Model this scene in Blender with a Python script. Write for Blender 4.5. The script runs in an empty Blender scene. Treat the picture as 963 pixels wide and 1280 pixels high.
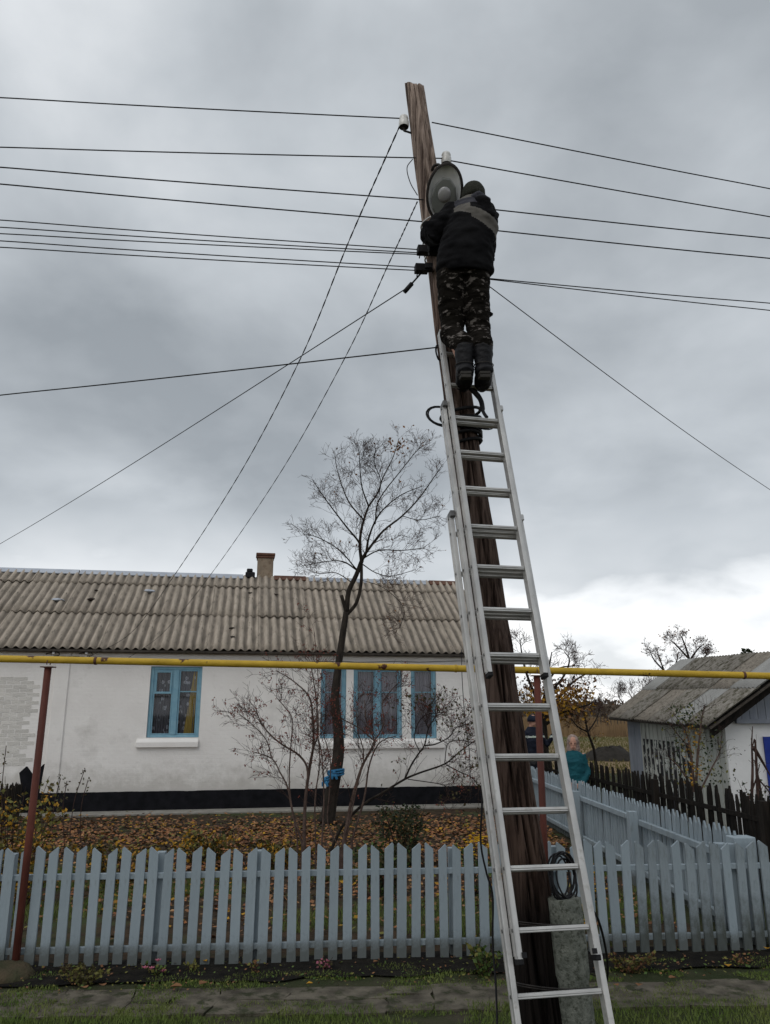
import bpy, bmesh, math, random
from mathutils import Vector, Matrix, noise
V = Vector
rnd = random.Random(7)
S = bpy.context.scene
COL = S.collection
R = math.radians
# ------------------------------------------------------------------ camera
H = 1.95; TH = R(14.44); F = 963.0
cd = bpy.data.cameras.new('camera'); cam = bpy.data.objects.new('camera', cd); COL.objects.link(cam)
cam.location = (0, 0, H); cam.rotation_euler = (R(90) + TH, 0, 0)
cd.sensor_fit = 'VERTICAL'; cd.sensor_height = 36; cd.lens = 36 * F / 1280; cd.clip_end = 2000; cd.clip_start = .05
S.camera = cam
S.view_settings.view_transform = 'Standard'; S.view_settings.look = 'None'
S.view_settings.exposure = .17; S.view_settings.gamma = 1
# ------------------------------------------------------------------ world: overcast sky
SUN_EL, SUN_AZ = R(48), R(-150)          # azimuth from +Y, clockwise
w = bpy.data.worlds.new('World'); S.world = w; w.use_nodes = True
nt = w.node_tree; N = nt.nodes; L = nt.links; N.clear()
def nd(t, **k):
    n = N.new(t)
    for a, b in k.items(): setattr(n, a, b)
    return n
out = nd('ShaderNodeOutputWorld'); bg = nd('ShaderNodeBackground'); bg2 = nd('ShaderNodeBackground'); add = nd('ShaderNodeAddShader')
sky = nd('ShaderNodeTexSky', sky_type='NISHITA', sun_disc=False); sky.sun_elevation = SUN_EL; sky.sun_rotation = SUN_AZ
L.new(sky.outputs[0], bg2.inputs[0]); bg2.inputs[1].default_value = .006
tc = nd('ShaderNodeTexCoord'); sep = nd('ShaderNodeSeparateXYZ'); L.new(tc.outputs['Generated'], sep.inputs[0])
def mth(op, a, b=None, c=None, clamp=False):
    n = nd('ShaderNodeMath', operation=op, use_clamp=clamp)
    for i, x in enumerate((a, b, c)):
        if x is None: continue
        if isinstance(x, (int, float)): n.inputs[i].default_value = x
        else: L.new(x, n.inputs[i])
    return n.outputs[0]
zc = mth('MAXIMUM', sep.outputs[2], 0.0)
den = mth('ADD', zc, .34)
cx = mth('DIVIDE', sep.outputs[0], den); cy = mth('DIVIDE', sep.outputs[1], den)
cmb = nd('ShaderNodeCombineXYZ'); L.new(cx, cmb.inputs[0]); L.new(cy, cmb.inputs[1])
def noi(scale, det, off, rough=.55, dist=0.3):
    m = nd('ShaderNodeMapping'); m.inputs[1].default_value = off; L.new(cmb.outputs[0], m.inputs[0])
    n = nd('ShaderNodeTexNoise'); n.inputs['Scale'].default_value = scale; n.inputs['Detail'].default_value = det
    n.inputs['Roughness'].default_value = rough; n.inputs['Distortion'].default_value = dist
    L.new(m.outputs[0], n.inputs['Vector']); return n.outputs[0]
n1 = noi(.8, 5, (3.1, 1.7, 0), .5); n2 = noi(3.0, 6, (8.2, 4.4, 0), .5, .15)
zw = mth('MULTIPLY_ADD', mth('SUBTRACT', n2, .5), .20, zc)
ramp = nd('ShaderNodeValToRGB'); L.new(zw, ramp.inputs[0])
cr = ramp.color_ramp
pts = [(0.0, .95), (.13, .95), (.155, .64), (.24, .46), (.42, .40), (.60, .44), (.75, .52), (1.0, .62)]
cr.elements[0].position = 0; cr.elements[0].color = (.95, .95, .95, 1)
cr.elements[1].position = 1; cr.elements[1].color = (.62, .62, .62, 1)
for p, v in pts[1:-1]:
    e = cr.elements.new(p); e.color = (v, v, v, 1)
mix = mth('ADD', mth('MULTIPLY', n1, .58), mth('MULTIPLY', n2, .42))
mod = mth('MULTIPLY_ADD', mth('SUBTRACT', mix, .5), 2.7, 1.0)
mod = mth('MINIMUM', mth('MAXIMUM', mod, .74), 1.5)
lum = mth('MINIMUM', mth('MULTIPLY', ramp.outputs[0], mod), .97)
cr2 = nd('ShaderNodeValToRGB'); L.new(lum, cr2.inputs[0])
c2 = cr2.color_ramp; c2.elements[0].position = 0; c2.elements[0].color = (0, 0, 0, 1)
c2.elements[1].position = 1; c2.elements[1].color = (1, 1, 1, 1)
e = c2.elements.new(.3); e.color = (.278, .304, .328, 1)
e = c2.elements.new(.5); e.color = (.472, .504, .533, 1)
e = c2.elements.new(.8); e.color = (.79, .81, .83, 1)
L.new(cr2.outputs[0], bg.inputs[0]); bg.inputs[1].default_value = 1.0
L.new(bg.outputs[0], add.inputs[0]); L.new(bg2.outputs[0], add.inputs[1]); L.new(add.outputs[0], out.inputs[0])
# sun: soft, behind cloud
sd = bpy.data.lights.new('sun', 'SUN'); sd.energy = .75; sd.angle = R(40); sd.color = (1, .96, .9)
so = bpy.data.objects.new('sun', sd); COL.objects.link(so)
dv = V((math.sin(SUN_AZ) * math.cos(SUN_EL), math.cos(SUN_AZ) * math.cos(SUN_EL), math.sin(SUN_EL)))
so.rotation_euler = dv.to_track_quat('Z', 'Y').to_euler(); so.location = (0, 0, 30)

# ------------------------------------------------------------------ pixel -> world (photo coordinates 963x1280)
cT, sT = math.cos(TH), math.sin(TH)
C0 = V((0, 0, H))
def ray(px, py):
    dx = (px - 481.5) / F; dy = (640 - py) / F
    return V((dx, cT - dy * sT, sT + dy * cT))
def atY(px, py, Y): d = ray(px, py); return C0 + d * (Y / d.y)
def atZ(px, py, z): d = ray(px, py); return C0 + d * ((z - H) / d.z)
def onP(px, py, P, n): d = ray(px, py); return C0 + d * ((P - C0).dot(n) / d.dot(n))

# ------------------------------------------------------------------ materials
def mat(name, c1, c2=None, scale=8, rough=.8, bump=0.0, bscale=None, metal=0, stretch=(1, 1, 1), c3=None, s3=3, t3=(.55, .65), spec=.2, coord='Object', detail=5, pos=(.35, .65), extra=None):
    m = bpy.data.materials.new(name); m.use_nodes = True
    t = m.node_tree; n_ = t.nodes; l_ = t.links; b = n_['Principled BSDF']
    b.inputs['Roughness'].default_value = rough; b.inputs['Metallic'].default_value = metal
    b.inputs['Specular IOR Level'].default_value = spec
    c2 = c2 or tuple(x * .8 for x in c1)
    tc = n_.new('ShaderNodeTexCoord'); mp = n_.new('ShaderNodeMapping'); mp.inputs[3].default_value = stretch
    l_.new(tc.outputs[coord], mp.inputs[0])
    a = n_.new('ShaderNodeTexNoise'); a.inputs['Scale'].default_value = scale; a.inputs['Detail'].default_value = detail
    l_.new(mp.outputs[0], a.inputs['Vector'])
    r = n_.new('ShaderNodeValToRGB'); r.color_ramp.elements[0].position = pos[0]; r.color_ramp.elements[1].position = pos[1]
    r.color_ramp.elements[0].color = (*c1, 1); r.color_ramp.elements[1].color = (*c2, 1)
    l_.new(a.outputs[0], r.inputs[0]); colo = r.outputs[0]
    if c3:
        a3 = n_.new('ShaderNodeTexNoise'); a3.inputs['Scale'].default_value = s3; a3.inputs['Detail'].default_value = 8; a3.inputs['Roughness'].default_value = .65
        mp3 = n_.new('ShaderNodeMapping'); mp3.inputs[1].default_value = (5, 3, 9); mp3.inputs[3].default_value = stretch; l_.new(tc.outputs[coord], mp3.inputs[0]); l_.new(mp3.outputs[0], a3.inputs['Vector'])
        r3 = n_.new('ShaderNodeValToRGB'); r3.color_ramp.elements[0].position = t3[0]; r3.color_ramp.elements[1].position = t3[1]
        l_.new(a3.outputs[0], r3.inputs[0]); mx = n_.new('ShaderNodeMixRGB'); l_.new(r3.outputs[0], mx.inputs[0]); l_.new(colo, mx.inputs[1]); mx.inputs[2].default_value = (*c3, 1)
        colo = mx.outputs[0]
    # per-object brightness variation
    oi = n_.new('ShaderNodeObjectInfo'); mm = n_.new('ShaderNodeMath'); mm.operation = 'MULTIPLY_ADD'; mm.inputs[1].default_value = .18 if extra is None else extra; mm.inputs[2].default_value = 1 - (.09 if extra is None else extra / 2)
    l_.new(oi.outputs['Random'], mm.inputs[0])
    hs = n_.new('ShaderNodeHueSaturation'); l_.new(mm.outputs[0], hs.inputs['Value']); l_.new(colo, hs.inputs['Color']); colo = hs.outputs[0]
    l_.new(colo, b.inputs['Base Color'])
    if bump:
        bn = n_.new('ShaderNodeTexNoise'); bn.inputs['Scale'].default_value = bscale or scale * 3; bn.inputs['Detail'].default_value = 6
        l_.new(mp.outputs[0], bn.inputs['Vector']); bb = n_.new('ShaderNodeBump'); bb.inputs['Strength'].default_value = bump; bb.inputs['Distance'].default_value = .02
        l_.new(bn.outputs[0], bb.inputs['Height']); l_.new(bb.outputs[0], b.inputs['Normal'])
    return m
M = {}
M['paint'] = mat('fence_paint', (.245, .295, .33), (.29, .345, .38), 6, .6, .25, 40, stretch=(1, 1, .25), c3=(.15, .165, .16), s3=9, t3=(.58, .74))
M['paint_dirty'] = mat('fence_paint_dirty', (.225, .265, .29), (.265, .31, .34), 6, .7, .3, 40, stretch=(1, 1, .3), c3=(.08, .09, .075), s3=6, t3=(.5, .68))
M['darkwood'] = mat('dark_wood', (.010, .009, .008), (.026, .021, .017), 12, .9, .6, 50, stretch=(1, 1, .2), extra=.8, spec=.15)
M['pole'] = mat('pole_wood', (.15, .085, .06), (.26, .165, .125), 9, .85, .9, 30, stretch=(1, 1, .07), c3=(.08, .045, .035), s3=12, t3=(.5, .66))
M['poledark'] = mat('very_dark_brown', (.02, .015, .013), (.045, .03, .025), 9, .8, .8, 30, stretch=(1, 1, .08))
M['alu'] = mat('aluminium', (.44, .437, .43), (.55, .545, .53), 8, .42, .08, 30, metal=.5, stretch=(1, 1, 1), c3=(.30, .28, .25), s3=11, t3=(.60, .75), spec=.5)
M['aludark'] = mat('aluminium_groove', (.12, .12, .12), (.17, .17, .17), 10, .5, metal=.5)
M['plaster'] = mat('whitewash_plaster', (.78, .755, .73), (.83, .81, .785), 1.6, .9, .35, 14, c3=(.50, .48, .45), s3=1.1, t3=(.60, .85), extra=0)
M['plaster2'] = mat('shed_plaster', (.74, .74, .74), (.68, .68, .68), 2, .9, .3, 14, extra=0)
M['brick'] = mat('whitewashed_brick', (.66, .64, .60), (.72, .70, .66), 7, .9, .6, 40, c3=(.25, .235, .21), s3=5, t3=(.56, .64), coord='Generated', stretch=(1, 1, .4))
M['plinth'] = mat('black_plinth', (.006, .0065, .008), (.012, .012, .015), 6, .85, .3, 30, spec=.1)
M['concrete'] = mat('concrete', (.20, .21, .18), (.12, .13, .11), 18, .9, .7, 60, c3=(.06, .065, .05), s3=40, t3=(.5, .64))
M['curb'] = mat('concrete_curb', (.30, .29, .26), (.22, .21, .19), 8, .9, .4, 40)
M['slab'] = mat('path_slab', (.055, .048, .037), (.13, .115, .09), 7, .95, 1.0, 25, c3=(.035, .038, .02), s3=7, t3=(.52, .62))
M['soil'] = mat('dark_soil', (.009, .0085, .008), (.02, .018, .015), 9, 1, 1.0, 40, c3=(.022, .028, .012), s3=3, t3=(.6, .7), extra=0, spec=.1)
M['turf'] = mat('turf_ground', (.025, .034, .012), (.042, .045, .022), 5, 1, 1.0, 40, c3=(.05, .045, .03), s3=2.5, t3=(.5, .65), extra=0)
M['garden'] = mat('garden_ground', (.025, .019, .012), (.06, .038, .022), 6, 1, 1.0, 30, c3=(.04, .055, .02), s3=1.2, t3=(.52, .66), extra=0)
M['field'] = mat('field_ground', (.085, .088, .03), (.14, .11, .05), .25, 1, .3, 8, c3=(.20, .14, .08), s3=.09, t3=(.4, .6), extra=0)
M['slate'] = mat('asbestos_sheet', (.40, .345, .285), (.29, .25, .205), 9, .95, .6, 60, c3=(.13, .115, .095), s3=16, t3=(.54, .72), extra=.12, stretch=(1, .28, 1))
M['slate_b'] = mat('asbestos_sheet_brown', (.24, .215, .18), (.18, .16, .135), 9, .95, .6, 60, c3=(.09, .08, .065), s3=14, t3=(.5, .7))
M['slate_lt'] = mat('asbestos_sheet_light', (.30, .30, .29), (.25, .25, .24), 4, .95, .4, 60, c3=(.20, .19, .16), s3=7, t3=(.6, .8), extra=.15)
M['slate_dk'] = mat('asbestos_sheet_mossy', (.17, .155, .135), (.235, .22, .195), 6, .95, .6, 60, c3=(.07, .065, .045), s3=9, t3=(.46, .62), extra=.2)
M['ridge_zinc'] = mat('zinc_ridge', (.34, .37, .42), (.42, .45, .5), 5, .5, .1, 30, metal=.3)
M['ridge_rust'] = mat('rusty_ridge', (.09, .045, .032), (.15, .08, .055), 9, .8, .3, 40)
M['chimney'] = mat('chimney_render', (.27, .215, .16), (.20, .16, .12), 7, .95, .6, 40, c3=(.13, .08, .05), s3=8, t3=(.55, .7))
M['black'] = mat('black_rubber', (.007, .007, .008), (.013, .013, .015), 20, .6, spec=.2)
M['blackiron'] = mat('black_iron', (.02, .018, .017), (.035, .03, .028), 20, .6)
M['eave'] = mat('eave_timber', (.05, .042, .036), (.08, .07, .06), 10, .9, .3, 40)
M['blue'] = mat('blue_window_paint', (.17, .33, .43), (.22, .39, .48), 8, .5, .25, 50, c3=(.30, .42, .46), s3=12, t3=(.64, .75))
M['bluedoor'] = mat('deep_blue_door', (.012, .03, .22), (.016, .04, .27), 8, .5)
M['greyblue'] = mat('grey_blue_boards', (.20, .22, .26), (.26, .28, .32), 9, .75, .3, 40, stretch=(1, 1, .2))
M['peel'] = mat('peeling_white_boards', (.52, .54, .51), (.58, .60, .56), 6, .85, .3, 40, stretch=(1, 1, .9), c3=(.024, .024, .028), s3=5.5, t3=(.44, .47))
M['whiteboard'] = mat('pale_boards', (.42, .44, .41), (.5, .51, .47), 6, .85, .3, 40, stretch=(1, 1, .3), c3=(.2, .2, .18), s3=6, t3=(.6, .7))
M['yellow'] = mat('yellow_pipe_paint', (.40, .26, .028), (.50, .33, .035), 6, .5, .3, 30, c3=(.06, .022, .014), s3=5.5, t3=(.615, .635))
M['redpost'] = mat('red_oxide_paint', (.075, .024, .018), (.125, .038, .027), 9, .6, .3, 40, stretch=(1, 1, .3), extra=0)
M['bark'] = mat('dark_bark', (.016, .013, .011), (.038, .031, .025), 16, .95, .9, 60, stretch=(1, 1, .3), extra=0)
M['bark_lt'] = mat('shrub_bark', (.07, .046, .038), (.125, .085, .07), 16, .9, .6, 60, extra=.3)
M['twig'] = mat('twigs', (.032, .018, .015), (.065, .038, .031), 16, .9)
M['berry'] = mat('dried_red_berries', (.16, .03, .02), (.22, .06, .04), 20, .6)
M['ylw_leaf'] = mat('yellow_leaves', (.40, .22, .02), (.24, .12, .02), 1.8, .7)
M['dry_leaf'] = mat('brown_leaves', (.22, .11, .05), (.12, .06, .035), 3, .8)
M['litter'] = mat('leaf_litter', (.33, .135, .055), (.17, .072, .035), 9, .8, c3=(.36, .22, .11), s3=14, t3=(.5, .6), extra=0)
M['grn_leaf'] = mat('green_leaves', (.045, .085, .02), (.09, .13, .035), 6, .7)
M['dkgrn_leaf'] = mat('dark_green_leaves', (.018, .03, .014), (.04, .055, .025), 6, .7)
M['olive_leaf'] = mat('olive_leaves', (.16, .15, .035), (.10, .10, .03), 4, .7)
M['rust_leaf'] = mat('rusty_leaves', (.09, .065, .03), (.055, .06, .025), 6, .8)
M['flower'] = mat('yellow_flowers', (.62, .38, .012), (.5, .28, .01), 20, .6)
M['pink'] = mat('pink_flowers', (.42, .14, .20), (.3, .08, .12), 20, .6)
M['grass'] = mat('grass_blades', (.09, .14, .028), (.15, .18, .05), 3, .7, extra=0)
M['meadow'] = mat('meadow_blades', (.10, .10, .035), (.13, .11, .045), 3, .9, extra=0, spec=.05)
M['straw'] = mat('dry_field_grass', (.24, .16, .085), (.15, .10, .055), .3, .9, extra=0)
M['scrub'] = mat('far_scrub', (.095, .078, .062), (.14, .112, .088), .2, 1, extra=0)
M['porcelain'] = mat('porcelain', (.62, .62, .6), (.5, .49, .46), 20, .25, spec=.6)
M['reflector'] = mat('lamp_reflector', (.60, .63, .66), (.95, .96, .97), 7, .25, metal=0, spec=.6)
M['lampglass'] = mat('lamp_lens', (.13, .14, .135), (.17, .18, .17), 5, .3, spec=.3)
M['bulb'] = mat('lamp_bulb', (.34, .34, .34), (.30, .30, .31), 5, .2, spec=.6)
M['strap'] = mat('white_strap', (.7, .7, .7), (.6, .6, .6), 20, .6)
M['jacket'] = mat('black_jacket', (.005, .005, .006), (.009, .009, .010), 6, .9, .5, 18, spec=.08)
M['jgrey'] = mat('grey_jacket_panel', (.085, .08, .072), (.12, .112, .10), 8, .85, .5, 18)
M['jgrey2'] = mat('dark_grey_jacket_panel', (.025, .026, .034), (.04, .04, .05), 8, .8, .5, 18)
M['camo'] = mat('camouflage_trousers', (.007, .006, .005), (.016, .014, .012), 9, .95, .5, 25, c3=(.15, .135, .125), s3=13, t3=(.55, .60), stretch=(1, 1, 2.4), extra=0, spec=.05)
M['boot'] = mat('black_boots', (.006, .006, .008), (.012, .012, .014), 20, .6, .3, 30, spec=.2)
M['sole'] = mat('boot_sole', (.035, .033, .03), (.05, .045, .04), 20, .8)
M['cap'] = mat('dark_olive_cap', (.022, .024, .018), (.035, .036, .028), 40, .95, .5, 90)
M['skin'] = mat('skin', (.48, .27, .20), (.42, .23, .17), 6, .6)
M['glove'] = mat('dark_gloves', (.02, .02, .022), (.03, .03, .033), 20, .8)
M['teal'] = mat('teal_coat', (.006, .060, .080), (.009, .08, .10), 9, .8, .5, 18)
M['hair'] = mat('pale_hair', (.23, .17, .15), (.32, .25, .22), 30, .8, .4, 60, stretch=(1, 1, .2))
M['navy'] = mat('navy_jacket', (.008, .011, .022), (.013, .017, .03), 9, .8, .4, 18)
M['reflect'] = mat('reflective_tape', (.55, .58, .55), (.5, .6, .5), 9, .4)
M['jeans'] = mat('dark_jeans', (.02, .025, .045), (.03, .035, .06), 9, .9)
M['bluerag'] = mat('blue_cloth', (.025, .12, .24), (.035, .17, .32), 12, .7)
M['wire'] = mat('black_wire', (.012, .012, .014), (.018, .018, .02), 12, .6)
M['heap'] = mat('dark_soil_heap', (.02, .018, .015), (.032, .028, .024), 6, 1, .8, 20)
M['ocurt'] = mat('ochre_curtain', (.62, .42, .10), (.48, .32, .08), 6, .9, stretch=(6, 1, .2))
M['room'] = mat('dark_room', (.02, .02, .022), (.03, .03, .03), 2, 1)
M['pine'] = mat('pine_needles', (.02, .032, .016), (.035, .05, .022), 6, .9)
def lace(name, base, dot, s):
    m = mat(name, base, tuple(x * .85 for x in base), 5, .9, stretch=(8, 1, .3)); t = m.node_tree; n_ = t.nodes; l_ = t.links
    b = n_['Principled BSDF']; src = b.inputs['Base Color'].links[0].from_socket
    vo = n_.new('ShaderNodeTexVoronoi'); vo.inputs['Scale'].default_value = s; tcx = n_.new('ShaderNodeTexCoord'); l_.new(tcx.outputs['Object'], vo.inputs[0])
    r = n_.new('ShaderNodeValToRGB'); el = r.color_ramp.elements
    el[0].position = .10; el[0].color = (.3, .3, .3, 1); el[1].position = .34; el[1].color = (0, 0, 0, 1)
    e = el.new(.2); e.color = (1, 1, 1, 1)
    l_.new(vo.outputs['Distance'], r.inputs[0]); mx = n_.new('ShaderNodeMixRGB'); l_.new(r.outputs[0], mx.inputs[0]); l_.new(src, mx.inputs[1]); mx.inputs[2].default_value = (*dot, 1)
    l_.new(mx.outputs[0], b.inputs['Base Color']); return m
M['lace'] = lace('lace_curtain_flowers', (.17, .17, .20), (.8, .8, .86), 7.5)
M['tulle'] = mat('grey_tulle', (.36, .325, .355), (.52, .475, .51), 4, .9, stretch=(7, 1, .2))
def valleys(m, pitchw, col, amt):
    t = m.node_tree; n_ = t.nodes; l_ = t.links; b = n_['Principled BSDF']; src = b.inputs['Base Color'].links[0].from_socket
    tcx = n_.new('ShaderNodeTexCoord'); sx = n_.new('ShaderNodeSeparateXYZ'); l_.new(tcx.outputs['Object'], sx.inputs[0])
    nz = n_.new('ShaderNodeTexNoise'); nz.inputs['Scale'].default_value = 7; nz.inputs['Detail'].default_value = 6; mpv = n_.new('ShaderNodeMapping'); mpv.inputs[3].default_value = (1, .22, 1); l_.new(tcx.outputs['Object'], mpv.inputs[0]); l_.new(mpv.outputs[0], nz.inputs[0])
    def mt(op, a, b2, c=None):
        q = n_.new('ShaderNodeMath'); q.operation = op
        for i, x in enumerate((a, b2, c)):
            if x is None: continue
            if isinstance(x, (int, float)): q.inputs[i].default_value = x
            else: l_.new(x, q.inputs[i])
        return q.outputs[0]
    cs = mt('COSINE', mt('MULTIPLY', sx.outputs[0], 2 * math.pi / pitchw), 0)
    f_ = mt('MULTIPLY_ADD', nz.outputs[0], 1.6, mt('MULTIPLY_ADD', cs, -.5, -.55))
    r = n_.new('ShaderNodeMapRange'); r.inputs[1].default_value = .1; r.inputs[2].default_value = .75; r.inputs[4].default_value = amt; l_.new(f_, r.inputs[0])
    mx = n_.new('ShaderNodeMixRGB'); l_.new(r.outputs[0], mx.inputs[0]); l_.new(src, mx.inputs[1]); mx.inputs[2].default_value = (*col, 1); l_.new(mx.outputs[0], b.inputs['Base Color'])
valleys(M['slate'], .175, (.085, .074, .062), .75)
def lowdirt(m, z0, z1, col, sc=9, amt=.8):
    t = m.node_tree; n_ = t.nodes; l_ = t.links; b = n_['Principled BSDF']; src = b.inputs['Base Color'].links[0].from_socket
    tcx = n_.new('ShaderNodeTexCoord'); sx = n_.new('ShaderNodeSeparateXYZ'); l_.new(tcx.outputs['Object'], sx.inputs[0])
    nz = n_.new('ShaderNodeTexNoise'); nz.inputs['Scale'].default_value = sc; nz.inputs['Detail'].default_value = 8; nz.inputs['Roughness'].default_value = .7; l_.new(tcx.outputs['Object'], nz.inputs[0])
    r = n_.new('ShaderNodeMapRange'); r.inputs[1].default_value = z0; r.inputs[2].default_value = z1; r.inputs[3].default_value = .62; r.inputs[4].default_value = -.1; l_.new(sx.outputs[2], r.inputs[0])
    ad = n_.new('ShaderNodeMath'); ad.operation = 'ADD'; l_.new(r.outputs[0], ad.inputs[0]); l_.new(nz.outputs[0], ad.inputs[1])
    r2 = n_.new('ShaderNodeMapRange'); r2.inputs[1].default_value = .58; r2.inputs[2].default_value = .95; r2.inputs[4].default_value = amt; l_.new(ad.outputs[0], r2.inputs[0])
    mx = n_.new('ShaderNodeMixRGB'); l_.new(r2.outputs[0], mx.inputs[0]); l_.new(src, mx.inputs[1]); mx.inputs[2].default_value = (*col, 1); l_.new(mx.outputs[0], b.inputs['Base Color'])
lowdirt(M['paint'], 0, .28, (.075, .08, .07)); lowdirt(M['paint_dirty'], 0, .6, (.045, .05, .04)); lowdirt(M['plaster'], .25, 1.2, (.36, .34, .30), 4, .5)
# faint brick courses under the limewash
m_ = M['plaster']; t = m_.node_tree; b = t.nodes['Principled BSDF']; bs = [x for x in t.nodes if x.type == 'BUMP'][0]
tcx = t.nodes.new('ShaderNodeTexCoord'); sx = t.nodes.new('ShaderNodeSeparateXYZ'); cx_ = t.nodes.new('ShaderNodeCombineXYZ'); t.links.new(tcx.outputs['Object'], sx.inputs[0]); t.links.new(sx.outputs[0], cx_.inputs[0]); t.links.new(sx.outputs[2], cx_.inputs[1])
br_ = t.nodes.new('ShaderNodeTexBrick'); br_.inputs['Scale'].default_value = 1; br_.inputs['Brick Width'].default_value = .26; br_.inputs['Row Height'].default_value = .077; br_.inputs['Mortar Size'].default_value = .007; br_.inputs['Mortar Smooth'].default_value = .8
t.links.new(cx_.outputs[0], br_.inputs['Vector']); bb = t.nodes.new('ShaderNodeBump'); bb.inputs['Strength'].default_value = .22; bb.inputs['Distance'].default_value = .006; bb.invert = True
t.links.new(br_.outputs['Fac'], bb.inputs['Height']); t.links.new(bs.outputs[0], bb.inputs['Normal']); t.links.new(bb.outputs[0], b.inputs['Normal'])
def glassmat():
    m = bpy.data.materials.new('window_glass'); m.use_nodes = True; t = m.node_tree; n_ = t.nodes; l_ = t.links; n_.clear()
    o = n_.new('ShaderNodeOutputMaterial'); g = n_.new('ShaderNodeBsdfGlossy'); g.inputs['Roughness'].default_value = .03
    tr = n_.new('ShaderNodeBsdfTransparent'); tr.inputs[0].default_value = (.86, .88, .9, 1); fr = n_.new('ShaderNodeFresnel'); fr.inputs[0].default_value = 1.35
    mx = n_.new('ShaderNodeMixShader'); l_.new(fr.outputs[0], mx.inputs[0]); l_.new(tr.outputs[0], mx.inputs[1]); l_.new(g.outputs[0], mx.inputs[2]); l_.new(mx.outputs[0], o.inputs[0])
    return m
M['glass'] = glassmat()

# ------------------------------------------------------------------ mesh helpers
class MB:
    def __init__(s): s.v = []; s.f = []; s.mi = []; s.cur = 0
    def quad(s, a, b, c, d):
        i = len(s.v); s.v += [tuple(a), tuple(b), tuple(c), tuple(d)]; s.f.append((i, i + 1, i + 2, i + 3)); s.mi.append(s.cur)
    def tri(s, a, b, c):
        i = len(s.v); s.v += [tuple(a), tuple(b), tuple(c)]; s.f.append((i, i + 1, i + 2)); s.mi.append(s.cur)
    def prism(s, poly, d):            # poly: list of Vectors (planar), extruded by vector d
        i = len(s.v); n = len(poly); s.v += [tuple(p) for p in poly] + [tuple(V(p) + V(d)) for p in poly]
        s.f.append(tuple(range(i + n - 1, i - 1, -1))); s.f.append(tuple(range(i + n, i + 2 * n)))
        for k in range(n):
            k2 = (k + 1) % n; s.f.append((i + k, i + k2, i + n + k2, i + n + k))
        s.mi += [s.cur] * (n + 2)
    def box(s, c, x, y, z):           # centre, half vectors
        c, x, y, z = V(c), V(x), V(y), V(z)
        s.prism([c - x - y - z, c + x - y - z, c + x + y - z, c - x + y - z], z * 2)
    def abox(s, a, b):
        a, b = V(a), V(b); c = (a + b) / 2; h = (b - a) / 2
        s.box(c, (h.x, 0, 0), (0, h.y, 0), (0, 0, h.z))
    def tube(s, pts, rad, n=6, side=None, cap=True, ph=0):
        pts = [V(p) for p in pts]; m = len(pts)
        if not hasattr(rad, '__len__'): rad = [rad] * m
        up = V(side) if side is not None else None
        i0 = len(s.v); u = None
        for k in range(m):
            t = (pts[min(k + 1, m - 1)] - pts[max(k - 1, 0)])
            if t.length < 1e-9: t = V((0, 0, 1))
            t.normalize()
            if up is not None: u = up - t * up.dot(t)
            elif u is None:
                a = V((1, 0, 0)) if abs(t.x) < .8 else V((0, 1, 0)); u = a - t * a.dot(t)
            else: u = u - t * u.dot(t)
            if u.length < 1e-6: u = t.orthogonal()
            u = u.normalized(); w_ = t.cross(u)
            r = rad[k]; ra, rb = (r if hasattr(r, '__len__') else (r, r))
            for j in range(n):
                a = 2 * math.pi * j / n + ph
                s.v.append(tuple(pts[k] + u * (math.cos(a) * ra) + w_ * (math.sin(a) * rb)))
        for k in range(m - 1):
            for j in range(n):
                a = i0 + k * n + j; b = i0 + k * n + (j + 1) % n
                s.f.append((a, b, b + n, a + n)); s.mi.append(s.cur)
        if cap:
            s.f.append(tuple(i0 + j for j in range(n - 1, -1, -1))); s.f.append(tuple(i0 + (m - 1) * n + j for j in range(n))); s.mi += [s.cur] * 2
    def ball(s, c, rx, ry=None, rz=None, n=10, rot=None):
        ry = ry or rx; rz = rz or rx; c = V(c); m = max(4, n // 2 + 1); i0 = len(s.v); rot = rot or Matrix.Identity(3)
        for k in range(m + 1):
            th = math.pi * k / m
            for j in range(n):
                a = 2 * math.pi * j / n
                s.v.append(tuple(c + rot @ V((rx * math.sin(th) * math.cos(a), ry * math.sin(th) * math.sin(a), rz * math.cos(th)))))
        for k in range(m):
            for j in range(n):
                a = i0 + k * n + j; b = i0 + k * n + (j + 1) % n; s.f.append((a, a + n, b + n, b)); s.mi.append(s.cur)
    def leaf(s, p, size, d=None, nrm=None):
        d = d or V((rnd.gauss(0, 1), rnd.gauss(0, 1), rnd.gauss(0, 1))).normalized()
        q = nrm or V((rnd.gauss(0, 1), rnd.gauss(0, 1), rnd.gauss(0, 1)))
        u = d.cross(q)
        if u.length < 1e-4: u = d.orthogonal()
        u.normalize(); p = V(p)
        s.quad(p, p + d * size * .5 + u * size * .32, p + d * size, p + d * size * .5 - u * size * .32)
    def mesh(s, name, mats, smooth=False):
        me = bpy.data.meshes.new(name); me.from_pydata(s.v, [], s.f)
        for m in (mats if isinstance(mats, (list, tuple)) else [mats]): me.materials.append(m)
        if any(s.mi): me.polygons.foreach_set('material_index', s.mi)
        if smooth: me.polygons.foreach_set('use_smooth', [True] * len(me.polygons))
        me.update(); return me
    def build(s, name, mats, parent=None, smooth=False, label=None, cat=None, group=None, kind=None):
        o = bpy.data.objects.new(name, s.mesh(name, mats, smooth)); COL.objects.link(o)
        if parent: o.parent = parent
        return tag(o, label, cat, group, kind)
def tag(o, label=None, cat=None, group=None, kind=None):
    if label: o['label'] = label
    if cat: o['category'] = cat
    if group: o['group'] = group
    if kind: o['kind'] = kind
    return o
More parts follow.
